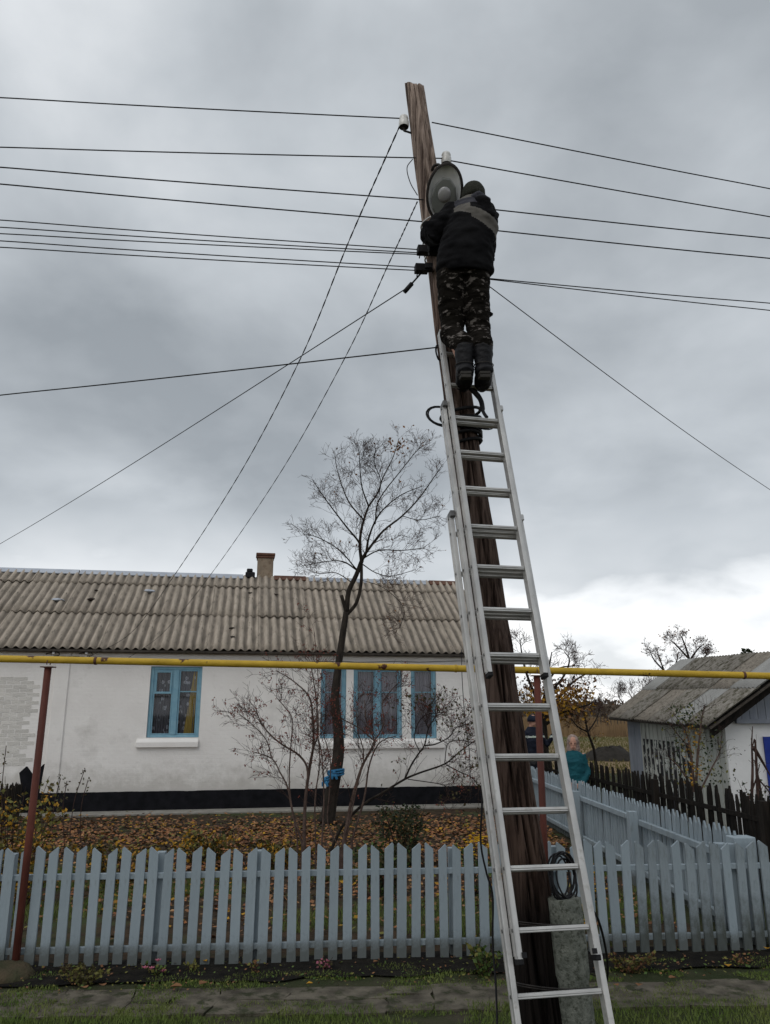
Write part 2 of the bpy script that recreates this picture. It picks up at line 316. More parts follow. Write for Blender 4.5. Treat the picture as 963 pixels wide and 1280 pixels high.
def thing(name, label, cat, group=None, loc=(0, 0, 0)):
    o = bpy.data.objects.new(name, None); COL.objects.link(o); o.location = loc; o.empty_display_size = .2
    return tag(o, label, cat, group)
def inst(name, me, parent, loc=(0, 0, 0), rot=(0, 0, 0), sc=(1, 1, 1)):
    o = bpy.data.objects.new(name, me); COL.objects.link(o); o.parent = parent; o.location = loc; o.rotation_euler = rot; o.scale = sc
    return o
def offset(root, p):   # children built in world coordinates under a root placed at p
    root.location = p
    for c in root.children: c.matrix_parent_inverse = Matrix.Translation(-V(p))
def remesh(o, vox, smooth=2, disp=None):
    bpy.context.view_layer.update()
    m = o.modifiers.new('r', 'REMESH'); m.mode = 'VOXEL'; m.voxel_size = vox; m.use_smooth_shade = True
    if smooth: q = o.modifiers.new('s', 'SMOOTH'); q.iterations = smooth; q.factor = .6
    dg = bpy.context.evaluated_depsgraph_get(); me = bpy.data.meshes.new_from_object(o.evaluated_get(dg))
    mats = list(o.data.materials); o.modifiers.clear(); o.data = me
    me.materials.clear()
    for x in mats: me.materials.append(x)
    if disp:
        for v in me.vertices: v.co += v.normal * disp(v.co)
    me.polygons.foreach_set('use_smooth', [True] * len(me.polygons))
    me.update(); return o
def smoothpath(pts, k=4):
    pts = [V(p) for p in pts]; o = []
    P = [pts[0] * 2 - pts[1]] + pts + [pts[-1] * 2 - pts[-2]]
    for i in range(1, len(P) - 2):
        for j in range(k):
            t = j / k; a, b, c, d = P[i - 1], P[i], P[i + 1], P[i + 2]
            o.append(.5 * ((2 * b) + (c - a) * t + (2 * a - 5 * b + 4 * c - d) * t * t + (3 * b - a - 3 * c + d) * t ** 3))
    o.append(pts[-1]); return o
def lerp(a, b, t): return a + (b - a) * t
def rv(s=1): return V((rnd.uniform(-s, s), rnd.uniform(-s, s), rnd.uniform(-s, s)))

# ------------------------------------------------------------------ fence geometry shared values
FA = V((-3.42, 6.62, 0)); FB = V((3.02, 7.14, 0)); FD = (FB - FA).normalized()
def fence_at(X): return FA + FD * ((X - FA.x) / FD.x)
# ------------------------------------------------------------------ ground
def gh(x, y): return .03 * noise.noise(V((x * .8, y * .8, 0))) + .012 * noise.noise(V((x * 4, y * 4, 3)))
def sheet(name, x0, x1, yf0, yf1, nx, ny, z, m, amp=1, kind='structure', edge=0):
    mb = MB()
    for j in range(ny + 1):
        for i in range(nx + 1):
            x = lerp(x0, x1, i / nx); a = yf0(x) if callable(yf0) else yf0; b = yf1(x) if callable(yf1) else yf1
            if edge and j in (0, ny): a += edge * noise.noise(V((x * 3, 1, 7))); b += edge * noise.noise(V((x * 3, 9, 2)))
            y = lerp(a, b, j / ny); mb.v.append((x, y, z + amp * gh(x, y)))
    for j in range(ny):
        for i in range(nx):
            k = j * (nx + 1) + i; mb.f.append((k, k + 1, k + nx + 2, k + nx + 1)); mb.mi.append(0)
    return mb.build(name, m, smooth=True, kind=kind)
sheet('field', -900, 900, -300, 1500, 8, 8, -.06, M['field'], 0)
sheet('ground', -14, 14, -6, 26, 90, 90, 0.0, M['turf'], .4)
fy = lambda d: (lambda x: fence_at(x).y + d)
sheet('garden_ground', -13, 2.85, fy(.12), lambda x: 16.0 + .173 * (x + 4), 120, 90, .010, M['garden'], .4, edge=.05)
sheet('soil_strip', -9, 8, fy(-.42), fy(.14), 160, 8, .016, M['soil'], .5, edge=.12)
# cracked slab path with irregular slabs
pr = thing('path', None, None); pr['kind'] = 'structure'; del_keys = [k for k in ('label', 'category') if k in pr.keys()]
y_a, y_b = 5.78, 6.28
xs = [-6.0]
while xs[-1] < 6.2: xs.append(xs[-1] + rnd.uniform(.25, .8))
for i in range(len(xs) - 1):
    rows = [(0, 1)] if rnd.random() < .45 else [(0, rnd.uniform(.35, .65))]
    if rows[0][1] < 1: rows.append((rows[0][1] + .015, 1))
    for (a, b) in rows:
        x0, x1 = xs[i] + .004, xs[i + 1] - .004; sk = .07 * (noise.noise(V((x0, 3, 1))))
        base = lambda x: .045 * x
        poly = []
        for (x, t) in ((x0, a), (lerp(x0, x1, .5), a), (x1, a), (x1 + .04, (a + b) / 2), (x1, b), (lerp(x0, x1, .4), b), (x0, b), (x0 + .03, (a + b) / 2)):
            poly.append(V((x + rnd.uniform(-.008, .008), lerp(y_a, y_b, t) + base(x) + rnd.uniform(-.02, .02), 0)))
        mb = MB(); z = .016 + rnd.uniform(-.006, .005); poly = [V((p.x, p.y, z + rnd.uniform(-.004, .004))) for p in poly]
        mb.prism([p - V((0, 0, .04)) for p in poly], V((0, 0, .04)))
        mb.build('slab', M['slab'], pr)
# grass
def blades(name, n, fx, h, m, mix=None):
    mb = MB()
    for _ in range(n):
        x, y = fx(); b = V((x, y, .4 * gh(x, y) + .008)); hh = h * rnd.uniform(.5, 1.2)
        a = rnd.uniform(0, 6.28); d = V((math.cos(a), math.sin(a), 0)) * .003 * rnd.uniform(.8, 1.6); ln = rv(1) * hh * .55; ln.z = hh
        mb.tri(b - d, b + d, b + ln)
    return mb.build(name, m, kind='stuff')
def gfx():
    while True:
        x = rnd.uniform(-4.2, 4.4); y = rnd.uniform(4.3, 5.9 + .045 * x)
        if noise.noise(V((x * 1.5, y * 2.5, 5))) > -.45 - (5.6 - y) * .6: return x, y
blades('grass', 60000, gfx, .036, M['grass'])
def gfx2():
    while True:
        x = rnd.uniform(-4.2, 4.4); y = rnd.uniform(5.7, 6.75) + .06 * x
        if noise.noise(V((x * 2.2, y * 5, 5))) > .10: return x, y
blades('path_moss_grass', 18000, gfx2, .022, M['grass'])
def gfx3(): return rnd.uniform(-5, 2.8), rnd.uniform(7.2, 10.5)
def gg():
    while True:
        x, y = gfx3()
        if noise.noise(V((x * .9, y * .9, 15))) > .1: return x, y
blades('garden_grass', 16000, gg, .08, M['grass'])
# leaf litter
mb = MB()
for _ in range(48000):
    x = rnd.uniform(-9.5, 2.7); y = rnd.triangular(7.3, 15.9, 13); 
    if x < -3 and rnd.random() < .35: continue
    p = V((x, y, .03 + rnd.random() * .025)); nrm = V((rnd.gauss(0, .45), rnd.gauss(0, .45), 1)).normalized()
    a = rnd.uniform(0, 6.28); d = V((math.cos(a), math.sin(a), rnd.uniform(-.25, .35))).normalized(); dn = noise.noise(V((x * .9, y * .9, 4)))
    if dn < -.12 and rnd.random() < .6: continue
    mb.cur = rnd.choice((0, 0, 0, 0, 1, 1, 1, 1, 2, 3, 3, 4))
    mb.leaf(p, rnd.uniform(.04, .085), d, nrm)
mb.build('leaf_litter', [M['litter'], M['dry_leaf'], M['ylw_leaf'], M['poledark'], M['olive_leaf']], kind='stuff')
mb = MB()
for _ in range(1300):
    x = rnd.uniform(-4, 4.2); y = fence_at(x).y - rnd.uniform(-.05, .65); p = V((x, y, .03))
    a = rnd.uniform(0, 6.28); mb.cur = rnd.choice((0, 1, 2)); mb.leaf(p, rnd.uniform(.012, .035), V((math.cos(a), math.sin(a), .3)).normalized(), V((rnd.gauss(0, .5), rnd.gauss(0, .5), 1)))
mb.build('ground_crumbs', [M['olive_leaf'], M['dry_leaf'], M['grn_leaf']], kind='stuff')

# ------------------------------------------------------------------ front picket fence
def picket_mesh(w, h, t, kind):
    mb = MB()
    if kind == 'L': top = [V((w / 2, 0, h - .05)), V((-w / 2 + .010, 0, h)), V((-w / 2, 0, h - .012))]
    elif kind == 'R': top = [V((w / 2, 0, h - .012)), V((w / 2 - .010, 0, h)), V((-w / 2, 0, h - .05))]
    else: top = [V((w / 2, 0, h - .06)), V((.004, 0, h)), V((-.004, 0, h)), V((-w / 2, 0, h - .06))]
    poly = [V((-w / 2, 0, 0)), V((w / 2, 0, 0))] + top
    mb.prism(poly, V((0, t, 0))); me = mb.mesh('picket', M['paint']); return me
def bevel(o, w=.003):
    b = o.modifiers.new('b', 'BEVEL'); b.width = w; b.segments = 1; return o
fence = thing('picket_fence', 'long low grey-blue picket fence with slanted tops across the foreground', 'fence', loc=tuple(FA))
pL, pR = picket_mesh(.073, .85, .022, 'L'), picket_mesh(.073, .85, .022, 'R')
pLd, pRd = pL.copy(), pR.copy(); pLd.materials[0] = M['paint_dirty']; pRd.materials[0] = M['paint_dirty']
ang = math.atan2(FD.y, FD.x); Lf = (FB - FA).length
u = -.9; i = 0
while u < Lf + 1.2:
    x = (FA + FD * u).x; i += 1
    d = x > 2.1
    me = (pLd if d and rnd.random() < .7 else pL) if i % 2 else (pRd if d and rnd.random() < .7 else pR)
    zb = .022 + .02 * noise.noise(V((u * .7, 0, 0))) + rnd.uniform(-.008, .012); hh = 1 + rnd.uniform(-.012, .012)
    o = inst('picket', me, fence, (u, -.03, zb), (rnd.uniform(-.012, .012), rnd.uniform(-.014, .014), rnd.uniform(-.03, .03)), (rnd.uniform(.93, 1.07), 1, hh))
    u += .1115 + rnd.uniform(-.006, .006)
fence.rotation_euler.z = ang
for z in (.13, .66):
    mb = MB(); seg = [-1.0, 1.7, 3.9, 6.0, Lf + 1.3]
    for a, b in zip(seg[:-1], seg[1:]):
        mb = MB(); mb.abox((a, -.010, z - .022), (b - .004, .028, z + .022)); bevel(mb.build('rail', M['paint'], fence))
for px in (27, 205, 326, 568, 700, 935):
    p = atY(px, 1120, 6.95); uu = (p.x - FA.x) / FD.x
    mb = MB(); mb.abox((uu - .035, .03, -.1), (uu + .035, .10, .83)); bevel(mb.build('post', M['paint'], fence))
p = atY(942, 1050, 7.13); uu = (p.x - FA.x) / FD.x
mb = MB(); mb.abox((uu - .11, .102, -.1), (uu + .09, .25, .87)); bevel(mb.build('post', M['paint'], fence), .006)

# ------------------------------------------------------------------ side fence with rails on the garden side
SA = V((3.08, 7.32, 0)); SB = V((2.72, 15.6, 0)); SDv = (SB - SA).normalized(); Ls = (SB - SA).length
side = thing('picket_fence', 'pale blue-grey side fence of pointed pickets running back beside the garden', 'fence', loc=tuple(SA)); side.rotation_euler.z = math.atan2(SDv.y, SDv.x)
pm = picket_mesh(.056, .89, .018, 'P')
u = .05
while u < Ls:
    inst('picket', pm, side, (u, -.05, .03 + rnd.uniform(-.01, .01)), (rnd.uniform(-.01, .01), rnd.uniform(-.012, .012), 0), (rnd.uniform(.92, 1.05), 1, 1 + rnd.uniform(-.015, .02)))
    u += .104 + rnd.uniform(-.004, .004)
for z in (.16, .70):
    for a, b in ((0, 2.7), (2.72, 5.4), (5.42, Ls)):
        mb = MB(); dz = .02 if a == 0 else 0; mb.abox((a, -.028, z - .03 - dz), (b, .022, z + .03 - dz)); bevel(mb.build('rail', M['paint'], side))
for uu in (.1, 2.35, 4.7, 7.9):
    mb = MB(); mb.abox((uu - .05, .024, -.1), (uu + .05, .12, .80)); bevel(mb.build('post', M['paint'], side))

# ------------------------------------------------------------------ dark weathered fence
dark_pts = [V((4.15, 7.2, 0)), V((3.95, 8.4, 0)), V((3.72, 11, 0)), V((3.45, 13.6, 0)), V((3.0, 16.6, 0)), V((1.7, 18.2, 0))]
dk = thing('weathered_fence', 'old blackened fence of narrow pointed boards between white fence and low shed', 'fence')
dms = []
for k in range(6):
    mb = MB(); w_ = rnd.uniform(.04, .065); h = 1.0; pw = rnd.uniform(-.01, .01)
    mb.prism([V((-w_ / 2, 0, 0)), V((w_ / 2, 0, 0)), V((w_ / 2, 0, h - .07 * rnd.random() - .03)), V((pw + .006, 0, h)), V((pw - .006, 0, h)), V((-w_ / 2, 0, h - .07 * rnd.random() - .03))], V((0, .02, 0)))
    dms.append(mb.mesh('board', M['darkwood']))
cnt = 0
for a, b in zip(dark_pts[:-1], dark_pts[1:]):
    d = (b - a); Ld = d.length; d.normalize(); an = math.atan2(d.y, d.x); u = 0
    while u < Ld:
        p = a + d * u
        inst('board', rnd.choice(dms), dk, (p.x, p.y, rnd.uniform(-.03, .03)), (rnd.uniform(-.03, .03), rnd.uniform(-.035, .035), an), (rnd.uniform(.8, 1.15), 1, rnd.uniform(1.06, 1.12) + .03 * noise.noise(p)))
        u += .072 + rnd.uniform(-.008, .010); cnt += 1
    nn = V((-d.y, d.x, 0)) * .03
    for z in (.35, .85):
        mb = MB(); mb.box((a + b) / 2 + V((0, 0, z)) + nn * 1.0 + V((0, 0, 0)), d * (Ld / 2 - .004), nn * .5, V((0, 0, .025))); mb.build('rail', M['darkwood'], dk)
    mb = MB(); mb.box(a + nn * 2.6 + V((0, 0, .5)), d * .045, nn * 1.2, V((0, 0, .55))); mb.build('post', M['darkwood'], dk)

# ------------------------------------------------------------------ house
EA, EB = V((-7.6, 15.35, 0)), V((2.1, 17.08, 0))               # eave line on plan
HD = (EB - EA).normalized(); HN = V((-HD.y, HD.x, 0))           # along / into house
OV = .24; WO = EA + HN * OV                                             # wall plane origin
house = thing('house', 'long low whitewashed house with grey corrugated roof and blue windows', 'house')
HM = Matrix.Translation(WO) @ Matrix.Rotation(math.atan2(HD.y, HD.x), 4, 'Z'); house.matrix_world = HM
def uz(px, py, off=0.0):                                        # photo pixel -> (u, z) on the wall plane
    p = onP(px, py, WO + HN * off, HN) - WO; return p.dot(HD), p.z
U0 = -3.2; U1 = uz(603, 900)[0]
ZP0 = .08; ZP1 = uz(400, 986)[1]; ZW = 3.19
wins = []
def W(px0, px1, py0, py1, typ):
    u0 = uz(px0, (py0 + py1) / 2)[0]; u1 = uz(px1, (py0 + py1) / 2)[0]; z1 = uz((px0 + px1) / 2, py0)[1]; z0 = uz((px0 + px1) / 2, py1)[1]
    wins.append((u0, u1, z0, z1, typ))
W(186, 251, 833, 922, 'big'); W(401, 433, 834, 923, 'nar'); W(442, 503, 834, 923, 'dbl'); W(514, 546, 834, 923, 'nar')
def wall_holes(u0, u1, z0, z1, holes, depth, y=0.0):
    mb = MB(); us = sorted({u0, u1, *[h[0] for h in holes], *[h[1] for h in holes]}); zs = sorted({z0, z1, *[h[2] for h in holes], *[h[3] for h in holes]})
    inside = lambda a, b: any(h[0] <= a <= h[1] and h[2] <= b <= h[3] for h in holes)
    for i in range(len(us) - 1):
        for j in range(len(zs) - 1):
            if inside((us[i] + us[i + 1]) / 2, (zs[j] + zs[j + 1]) / 2): continue
            mb.quad((us[i], y, zs[j]), (us[i + 1], y, zs[j]), (us[i + 1], y, zs[j + 1]), (us[i], y, zs[j + 1]))
    for (a, b, c, d) in [h[:4] for h in holes]:
        mb.quad((a, y, c), (a, y, d), (a, y + depth, d), (a, y + depth, c)); mb.quad((b, y, d), (b, y, c), (b, y + depth, c), (b, y + depth, d))
        mb.quad((a, y, d), (b, y, d), (b, y + depth, d), (a, y + depth, d)); mb.quad((b, y, c), (a, y, c), (a, y + depth, c), (b, y + depth, c))
    return mb
mb = wall_holes(U0, U1, ZP1, ZW, wins, .13)
D = 6.0
mb.quad((U1, 0, ZP1), (U1, D, ZP1), (U1, D, ZW), (U1, 0, ZW)); mb.quad((U0, 0, ZW), (U0, D, ZW), (U0, D, ZP1), (U0, 0, ZP1)); mb.quad((U1, D, ZP1), (U0, D, ZP1), (U0, D, ZW), (U1, D, ZW))
mb.tri((U1, 0, ZW), (U1, D, ZW), (U1, D / 2, 5.0)); mb.tri((U0, D, ZW), (U0, 0, ZW), (U0, D / 2, 5.0))
o = mb.build('wall', M['plaster'], house)
mb = MB(); mb.abox((U0 - .03, -.030, -.05), (U1 + .03, D + .03, ZP1 - .012)); nn_ = 260; i0 = len(mb.v)
for k in range(nn_ + 1):
    x = lerp(U0 - .03, U1 + .03, k / nn_); zt2 = ZP1 + .006 + .014 * noise.noise(V((x * 2.5, 1, 0))) + .005 * noise.noise(V((x * 14, 1, 0))); mb.v += [(x, -.036, -.05), (x, -.036, zt2), (x, -.002, zt2 + .004)]
for k in range(nn_):
    q = i0 + 3 * k; mb.f += [(q, q + 3, q + 4, q + 1), (q + 1, q + 4, q + 5, q + 2)]; mb.mi += [0, 0]
mb.build('plinth', M['plinth'], house)
mb = MB(); mb.abox((U0, -.50, -.05), (U1 + .1, -.037, .055)); bevel(mb.build('curb', M['curb'], house), .012)
mb = MB(); mb.abox((U0 + .05, .30, .3), (U1 - .05, D - .2, 3.0)); mb.build('interior', M['room'], house)  # closed near-black box: the unlit room's darkness is put into its colour
# plain frieze line, and left older bay (slightly proud pilaster edge)
uj = uz(64, 900)[0]
mb = MB(); mb.abox((uj - .02, -.03, ZP1), (uj + .26, 0.01, ZW - .02)); bevel(mb.build('pilaster', M['plaster'], house), .012)
fz = uz(300, 826)[1]
mb = MB(); mb.abox((uj + .28, -.022, fz), (U1 + .01, .01, ZW - .01)); bevel(mb.build('cornice', M['plaster'], house), .01)
# bricks in the left bay
bm_ = MB(); bm_.abox((-.123, -.006, -.0335), (.123, .02, .0335)); bme = bm_.mesh('brick', M['brick'])
ub0, ub1 = uz(-60, 900)[0], uz(40, 900)[0]; z = uz(20, 955)[1]; zt = uz(20, 848)[1]; row = 0; nb = 0
while z < zt and nb < 290:
    uu = ub0 + (.13 if row % 2 else 0)
    lim = ub1 - .25 * abs(noise.noise(V((z * 2, 3, 3)))) 
    while uu < lim and nb < 290:
        inst('brick', bme, house, (uu, rnd.uniform(-.001, .004), z), (rnd.uniform(-.01, .01), rnd.uniform(-.01, .01), rnd.uniform(-.01, .01)), (rnd.uniform(.95, 1.0), 1, rnd.uniform(.93, 1.0))); nb += 1
        uu += .26
    z += .077; row += 1
# windows
for (u0, u1, z0, z1, typ) in wins:
    lab = {'big': 'blue double window with flowered lace and ochre curtain', 'dbl': 'blue double window with grey tulle curtains', 'nar': None}[typ]
    fw = .065; y0, y1 = .045, .115
    mb = MB(); mb.abox((u0 + .002, y0, z0 + .002), (u0 + fw, y1, z1 - .002)); mb.abox((u1 - fw, y0, z0 + .002), (u1 - .002, y1, z1 - .002)); mb.abox((u0 + fw + .001, y0, z1 - fw), (u1 - fw - .001, y1, z1 - .002)); mb.abox((u0 + fw + .001, y0, z0 + .002), (u1 - fw - .001, y1, z0 + fw * .8))
    um = (u0 + u1) / 2
    if typ != 'nar': mb.abox((um - .055, y0 - .008, z0 + fw * .8 + .001), (um + .055, y1, z1 - fw - .001))
    win = mb.build('window', M['blue'], house, label=lab); bevel(win, .006)
    bays = [(u0 + fw, u1 - fw)] if typ == 'nar' else [(u0 + fw, um - .055), (um + .055, u1 - fw)]
    for bi, (a, b) in enumerate(bays):
        zt_ = z1 - fw; zb_ = z0 + fw * .8; zm = lerp(zb_, zt_, .66)
        sb = .03
        # sash stiles + bar
        mb = MB(); 
        for q in ((a + .002, zb_ + .002, a + sb, zt_ - .002), (b - sb, zb_ + .002, b - .002, zt_ - .002)): mb.abox((q[0], y0 + .012, q[1]), (q[2], y1 - .01, q[3]))
        for zz, hh in ((zb_, sb), (zt_ - sb, sb)): mb.abox((a + sb, y0 + .014, zz + .002), (b - sb, y1 - .012, zz + hh - .002))
        if typ == 'big' and bi == 0:
            mb.abox((a + sb, y0 - .004, zm - .045), (b - sb, y1 - .012, zm)); mb.abox((a + sb, y0 - .006, zm + .002), (a + sb + .035, y1 - .014, zt_ - sb)); mb.abox((b - sb - .035, y0 - .006, zm + .002), (b - sb, y1 - .014, zt_ - sb)); mb.abox((a + sb + .036, y0 - .006, zt_ - sb - .03), (b - sb - .036, y1 - .014, zt_ - sb))
        else: mb.abox((a + sb, y0 + .014, zm - .012), (b - sb, y1 - .012, zm + .012))
        bevel(mb.build('sash', M['blue'], win), .004)
        for (za, zb2) in ((zb_ + sb, zm - .012), (zm + .012, zt_ - sb)):
            mb = MB(); mb.abox((a + sb - .004, y0 + .034, za - .004), (b - sb + .004, y0 + .038, zb2 + .004)); mb.build('pane', M['glass'], win)
        # curtain with folds
        mb = MB(); n = 60; gap = .0
        for k in range(n + 1):
            x = lerp(a - .02, b + .02, k / n); yy = .175 + .018 * math.sin(k * .9 + bi) + .01 * math.sin(k * .37)
            mb.v += [(x, yy, z0 - .02), (x, yy * 1.0 + .006 * math.sin(k * .5), z1 + .02)]
        for k in range(n): mb.f.append((2 * k, 2 * k + 2, 2 * k + 3, 2 * k + 1)); mb.mi.append(0)
        mb.build('curtain', M['lace'] if typ == 'big' else M['tulle'], win, smooth=True)
        if typ == 'big' and bi == 1:
            mb = MB(); n = 10
            for k in range(n + 1):
                t = k / n; yy = .15 + .008 * math.sin(k * 1.6)
                mb.v += [(lerp(b - .26, b - .06, t), yy, z0), (lerp(b - .10, b - .03, t), yy, z1)]
            for k in range(n): mb.f.append((2 * k, 2 * k + 2, 2 * k + 3, 2 * k + 1)); mb.mi.append(0)
            mb.build('drape', M['ocurt'], win, smooth=True)
def sill(px0, px1, py0, py1):
    u0, z1 = uz(px0, py0); u1, z0 = uz(px1, py1)
    mb = MB(); mb.prism([V((u0, -.07, z0)), V((u0, -.07, z0 + (z1 - z0) * .6)), V((u0, -.001, z1)), V((u0, -.001, z0))], V((u1 - u0, 0, 0))); bevel(mb.build('sill', M['plaster'], house), .01)
sill(171, 248, 923, 934); sill(392, 556, 924, 935)
# roof
sl_run = D / 2 + OV; zE = 3.15; zR = 5.22; sl = math.hypot(sl_run, zR - zE); pitch = math.atan2(zR - zE, sl_run)
def sheet_mesh(name, waves, length, m, amp=.030, per=8, pitchw=.175, th=.007, ny=4):
    mb = MB(); nx = waves * per; w_ = waves * pitchw
    for layer in (0, 1):
        for j in range(ny + 1):
            for i in range(nx + 1):
                x = w_ * i / nx; z_ = amp * math.cos(2 * math.pi * i / per) - layer * th
                mb.v.append((x, length * j / ny, z_))
    st = (nx + 1) * (ny + 1)
    for layer in (0, 1):
        for j in range(ny):
            for i in range(nx):
                k = layer * st + j * (nx + 1) + i; q = (k, k + 1, k + nx + 2, k + nx + 1); mb.f.append(q if layer == 0 else q[::-1]); mb.mi.append(0)
    for i in range(nx): mb.f.append((i, st + i, st + i + 1, i + 1)); mb.mi.append(0)
    for j in range(ny): k = j * (nx + 1); mb.f.append((k, k + nx + 1, st + k + nx + 1, st + k)); k += nx; mb.f.append((k, st + k, st + k + nx + 1, k + nx + 1)); mb.mi += [0, 0]
    return mb.mesh(name, m, True)
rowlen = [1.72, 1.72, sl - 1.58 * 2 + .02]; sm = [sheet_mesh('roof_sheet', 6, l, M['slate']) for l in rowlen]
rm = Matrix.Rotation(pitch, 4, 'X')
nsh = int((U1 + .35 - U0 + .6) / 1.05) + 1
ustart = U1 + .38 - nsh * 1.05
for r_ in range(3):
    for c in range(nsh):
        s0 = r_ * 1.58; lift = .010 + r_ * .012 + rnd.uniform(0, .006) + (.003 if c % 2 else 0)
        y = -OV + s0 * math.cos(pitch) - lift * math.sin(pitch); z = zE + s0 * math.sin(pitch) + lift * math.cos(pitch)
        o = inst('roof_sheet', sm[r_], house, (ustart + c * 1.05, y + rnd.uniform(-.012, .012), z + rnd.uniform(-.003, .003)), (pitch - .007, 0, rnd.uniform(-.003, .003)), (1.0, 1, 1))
mb = MB(); a, b = ustart + .05, U1 + .33                                                          # under-roof deck, eave board and back slope
mb.prism([V((a, -OV + .05, zE - .025)), V((a, D / 2, zR - .035)), V((a, D / 2, zR - .1)), V((a, -OV + .05, zE - .07))], V((b - a, 0, 0)))
mb.prism([V((a, D + .4, zE - .02)), V((a, D / 2 + .002, zR + .01)), V((a, D / 2 + .002, zR - .1)), V((a, D + .4, zE - .1))], V((b - a, 0, 0)))
mb.build('roof_deck', M['eave'], house)
mb = MB(); mb.abox((a, -OV + .02, zE - .055), (b, -OV + .045, zE - .015)); mb.build('eave_board', M['eave'], house)
RP = WO + HN * (D / 2)
def ru(px): p = onP(px, 718, RP, HN) - WO; return p.dot(HD)
for (p0, p1, m_, h) in ((-120, 100, 'ridge_zinc', .05), (101, 305, 'ridge_zinc', .05), (343, 383, 'ridge_rust', .05), (384, 535, 'ridge_zinc', .03), (536, 640, 'ridge_rust', .04)):
    a, b = ru(p0), ru(p1) - .01; mb = MB(); zz = zR + h
    if p1 == 640: b = U1 + .36
    mb.prism([V((a, D / 2 - .17, zz - .10)), V((a, D / 2 - .03, zz + .02)), V((a, D / 2 + .03, zz + .02)), V((a, D / 2 + .17, zz - .10)), V((a, D / 2 + .16, zz - .12)), V((a, D / 2, zz - .01)), V((a, D / 2 - .16, zz - .12))], V((b - a, 0, 0)))
    mb.build('ridge_cap', M[m_], house)
a, b = ru(321.5), ru(341.5); zc_ = 5.74
mb = MB(); mb.abox((a, D / 2 + .0, 4.9), (b, D / 2 + .42, zc_)); ch = bevel(mb.build('chimney', M['chimney'], house), .02)
mb = MB()
for k in range(2): e_ = .02 + .02 * k; mb.abox((a - e_, D / 2 - e_, zc_ + .001 + .065 * k), (b + e_, D / 2 + .42 + e_, zc_ + .062 + .065 * k))
bevel(mb.build('chimney_crown', M['ridge_rust'], ch), .01)
for (xx, yy) in ((a + .02, .03), (a + .2, .02)):
    pass
a, b = ru(307), ru(319)
mb = MB(); mb.abox((a, D / 2 - .12, zR - .02), (b, D / 2 + .12, zR + .13)); mb.abox((a + .03, D / 2 - .09, zR + .132), (b - .06, D / 2 + .09, zR + .22)); bevel(mb.build('vent', M['black'], house), .02)
# debris patches on the roof
def rs(px, py):                                                # photo pixel -> point on the roof slope (world)
    P = WO + HN * (-OV) + V((0, 0, zE)); n = (HN * -math.sin(pitch) + V((0, 0, math.cos(pitch)))); return onP(px, py, P + n * .04, n)
for (px, py, s_, m_) in ((73, 750, .13, 'ridge_zinc'), (114, 749, .09, 'poledark'), (121, 738, .05, 'poledark'), (187, 739, .12, 'ridge_zinc'), (290, 785, .06, 'eave'), (291, 796, .06, 'eave'), (313, 741, .05, 'poledark'), (345, 743, .05, 'poledark')):
    mb = MB(); p = rs(px, py); q = HM.inverted() @ p; mb.ball(q, s_ * 1.1, s_ * .7, s_ * .32, 7); 
    for i_, v_ in enumerate(mb.v): mb.v[i_] = tuple(V(v_) + rv(.012))
    mb.build('roof_patch', M[m_], house)
# wall brackets with insulators under the eave
for px in (64, 105):
    uu, zz = uz(px, 820); mb = MB()
    for k in (0, 1):
        c = V((uu + .02 + k * .03, -.10, zz + .13 - k * .09)); mb.tube(smoothpath([c + V((-.15, .1, 0)), c + V((-.08, -.02, .01)), c + V((.03, -.06, .03)), c + V((.12, -.06, .02)), c + V((.13, -.06, -.04)), c + V((.04, -.06, -.05))], 3), .011, 5)
    br = mb.build('wall_bracket', M['blackiron'], house)
    mb = MB(); mb.tube([V((uu + .08, -.16, zz + .03)), V((uu + .08, -.16, zz + .10))], [.03, .024], 8); mb.build('insulator', M['porcelain'], br)
mb = MB(); a, b = uz(68, 822)[0], uz(598, 826)[0]; z0_ = uz(200, 824)[1]
mb.tube([V((lerp(a, b, k / 20), -.034 - .0, z0_ + .03 - .05 * math.sin(math.pi * k / 20) + .012 * math.sin(k * 2.1))) for k in range(21)], .006, 5); mb.build('wall_cable', M['wire'], house)

# ------------------------------------------------------------------ shed
shed = thing('shed', 'low white outbuilding with patchy grey sheet roof and blue-grey gable beyond the dark fence', 'shed')
eN, eF = atY(886, 908, 12.5), atY(760, 897, 18.0)
rF = atY(853, 826, 18.0); rN = atY(1017, 812, 12.5)
wN, wF = V((5.46, 12.85, 0)), V((5.36, 17.6, 0)); wz = 1.78
# walls
XR = 8.5
def quadwall(name, a, b, z0, z1, m, parent, th=.1):
    d = (b - a).normalized(); n = V((-d.y, d.x, 0)) * th; mb = MB(); mb.prism([a + V((0, 0, z0)), b + V((0, 0, z0)), b + n + V((0, 0, z0)), a + n + V((0, 0, z0))], V((0, 0, z1 - z0))); return mb.build(name, m, parent)
gR = V((XR, 13.2, 0))
quadwall('wall', wN, gR, 0, wz + .02, M['plaster2'], shed)
quadwall('wall', wF + V((.02, 0, 0)), wN + V((.02, .105, 0)), 0, wz, M['greyblue'], shed)
quadwall('wall', V((8.4, 18, 0)), wF + V((.13, .4, 0)), 0, wz, M['plaster2'], shed)
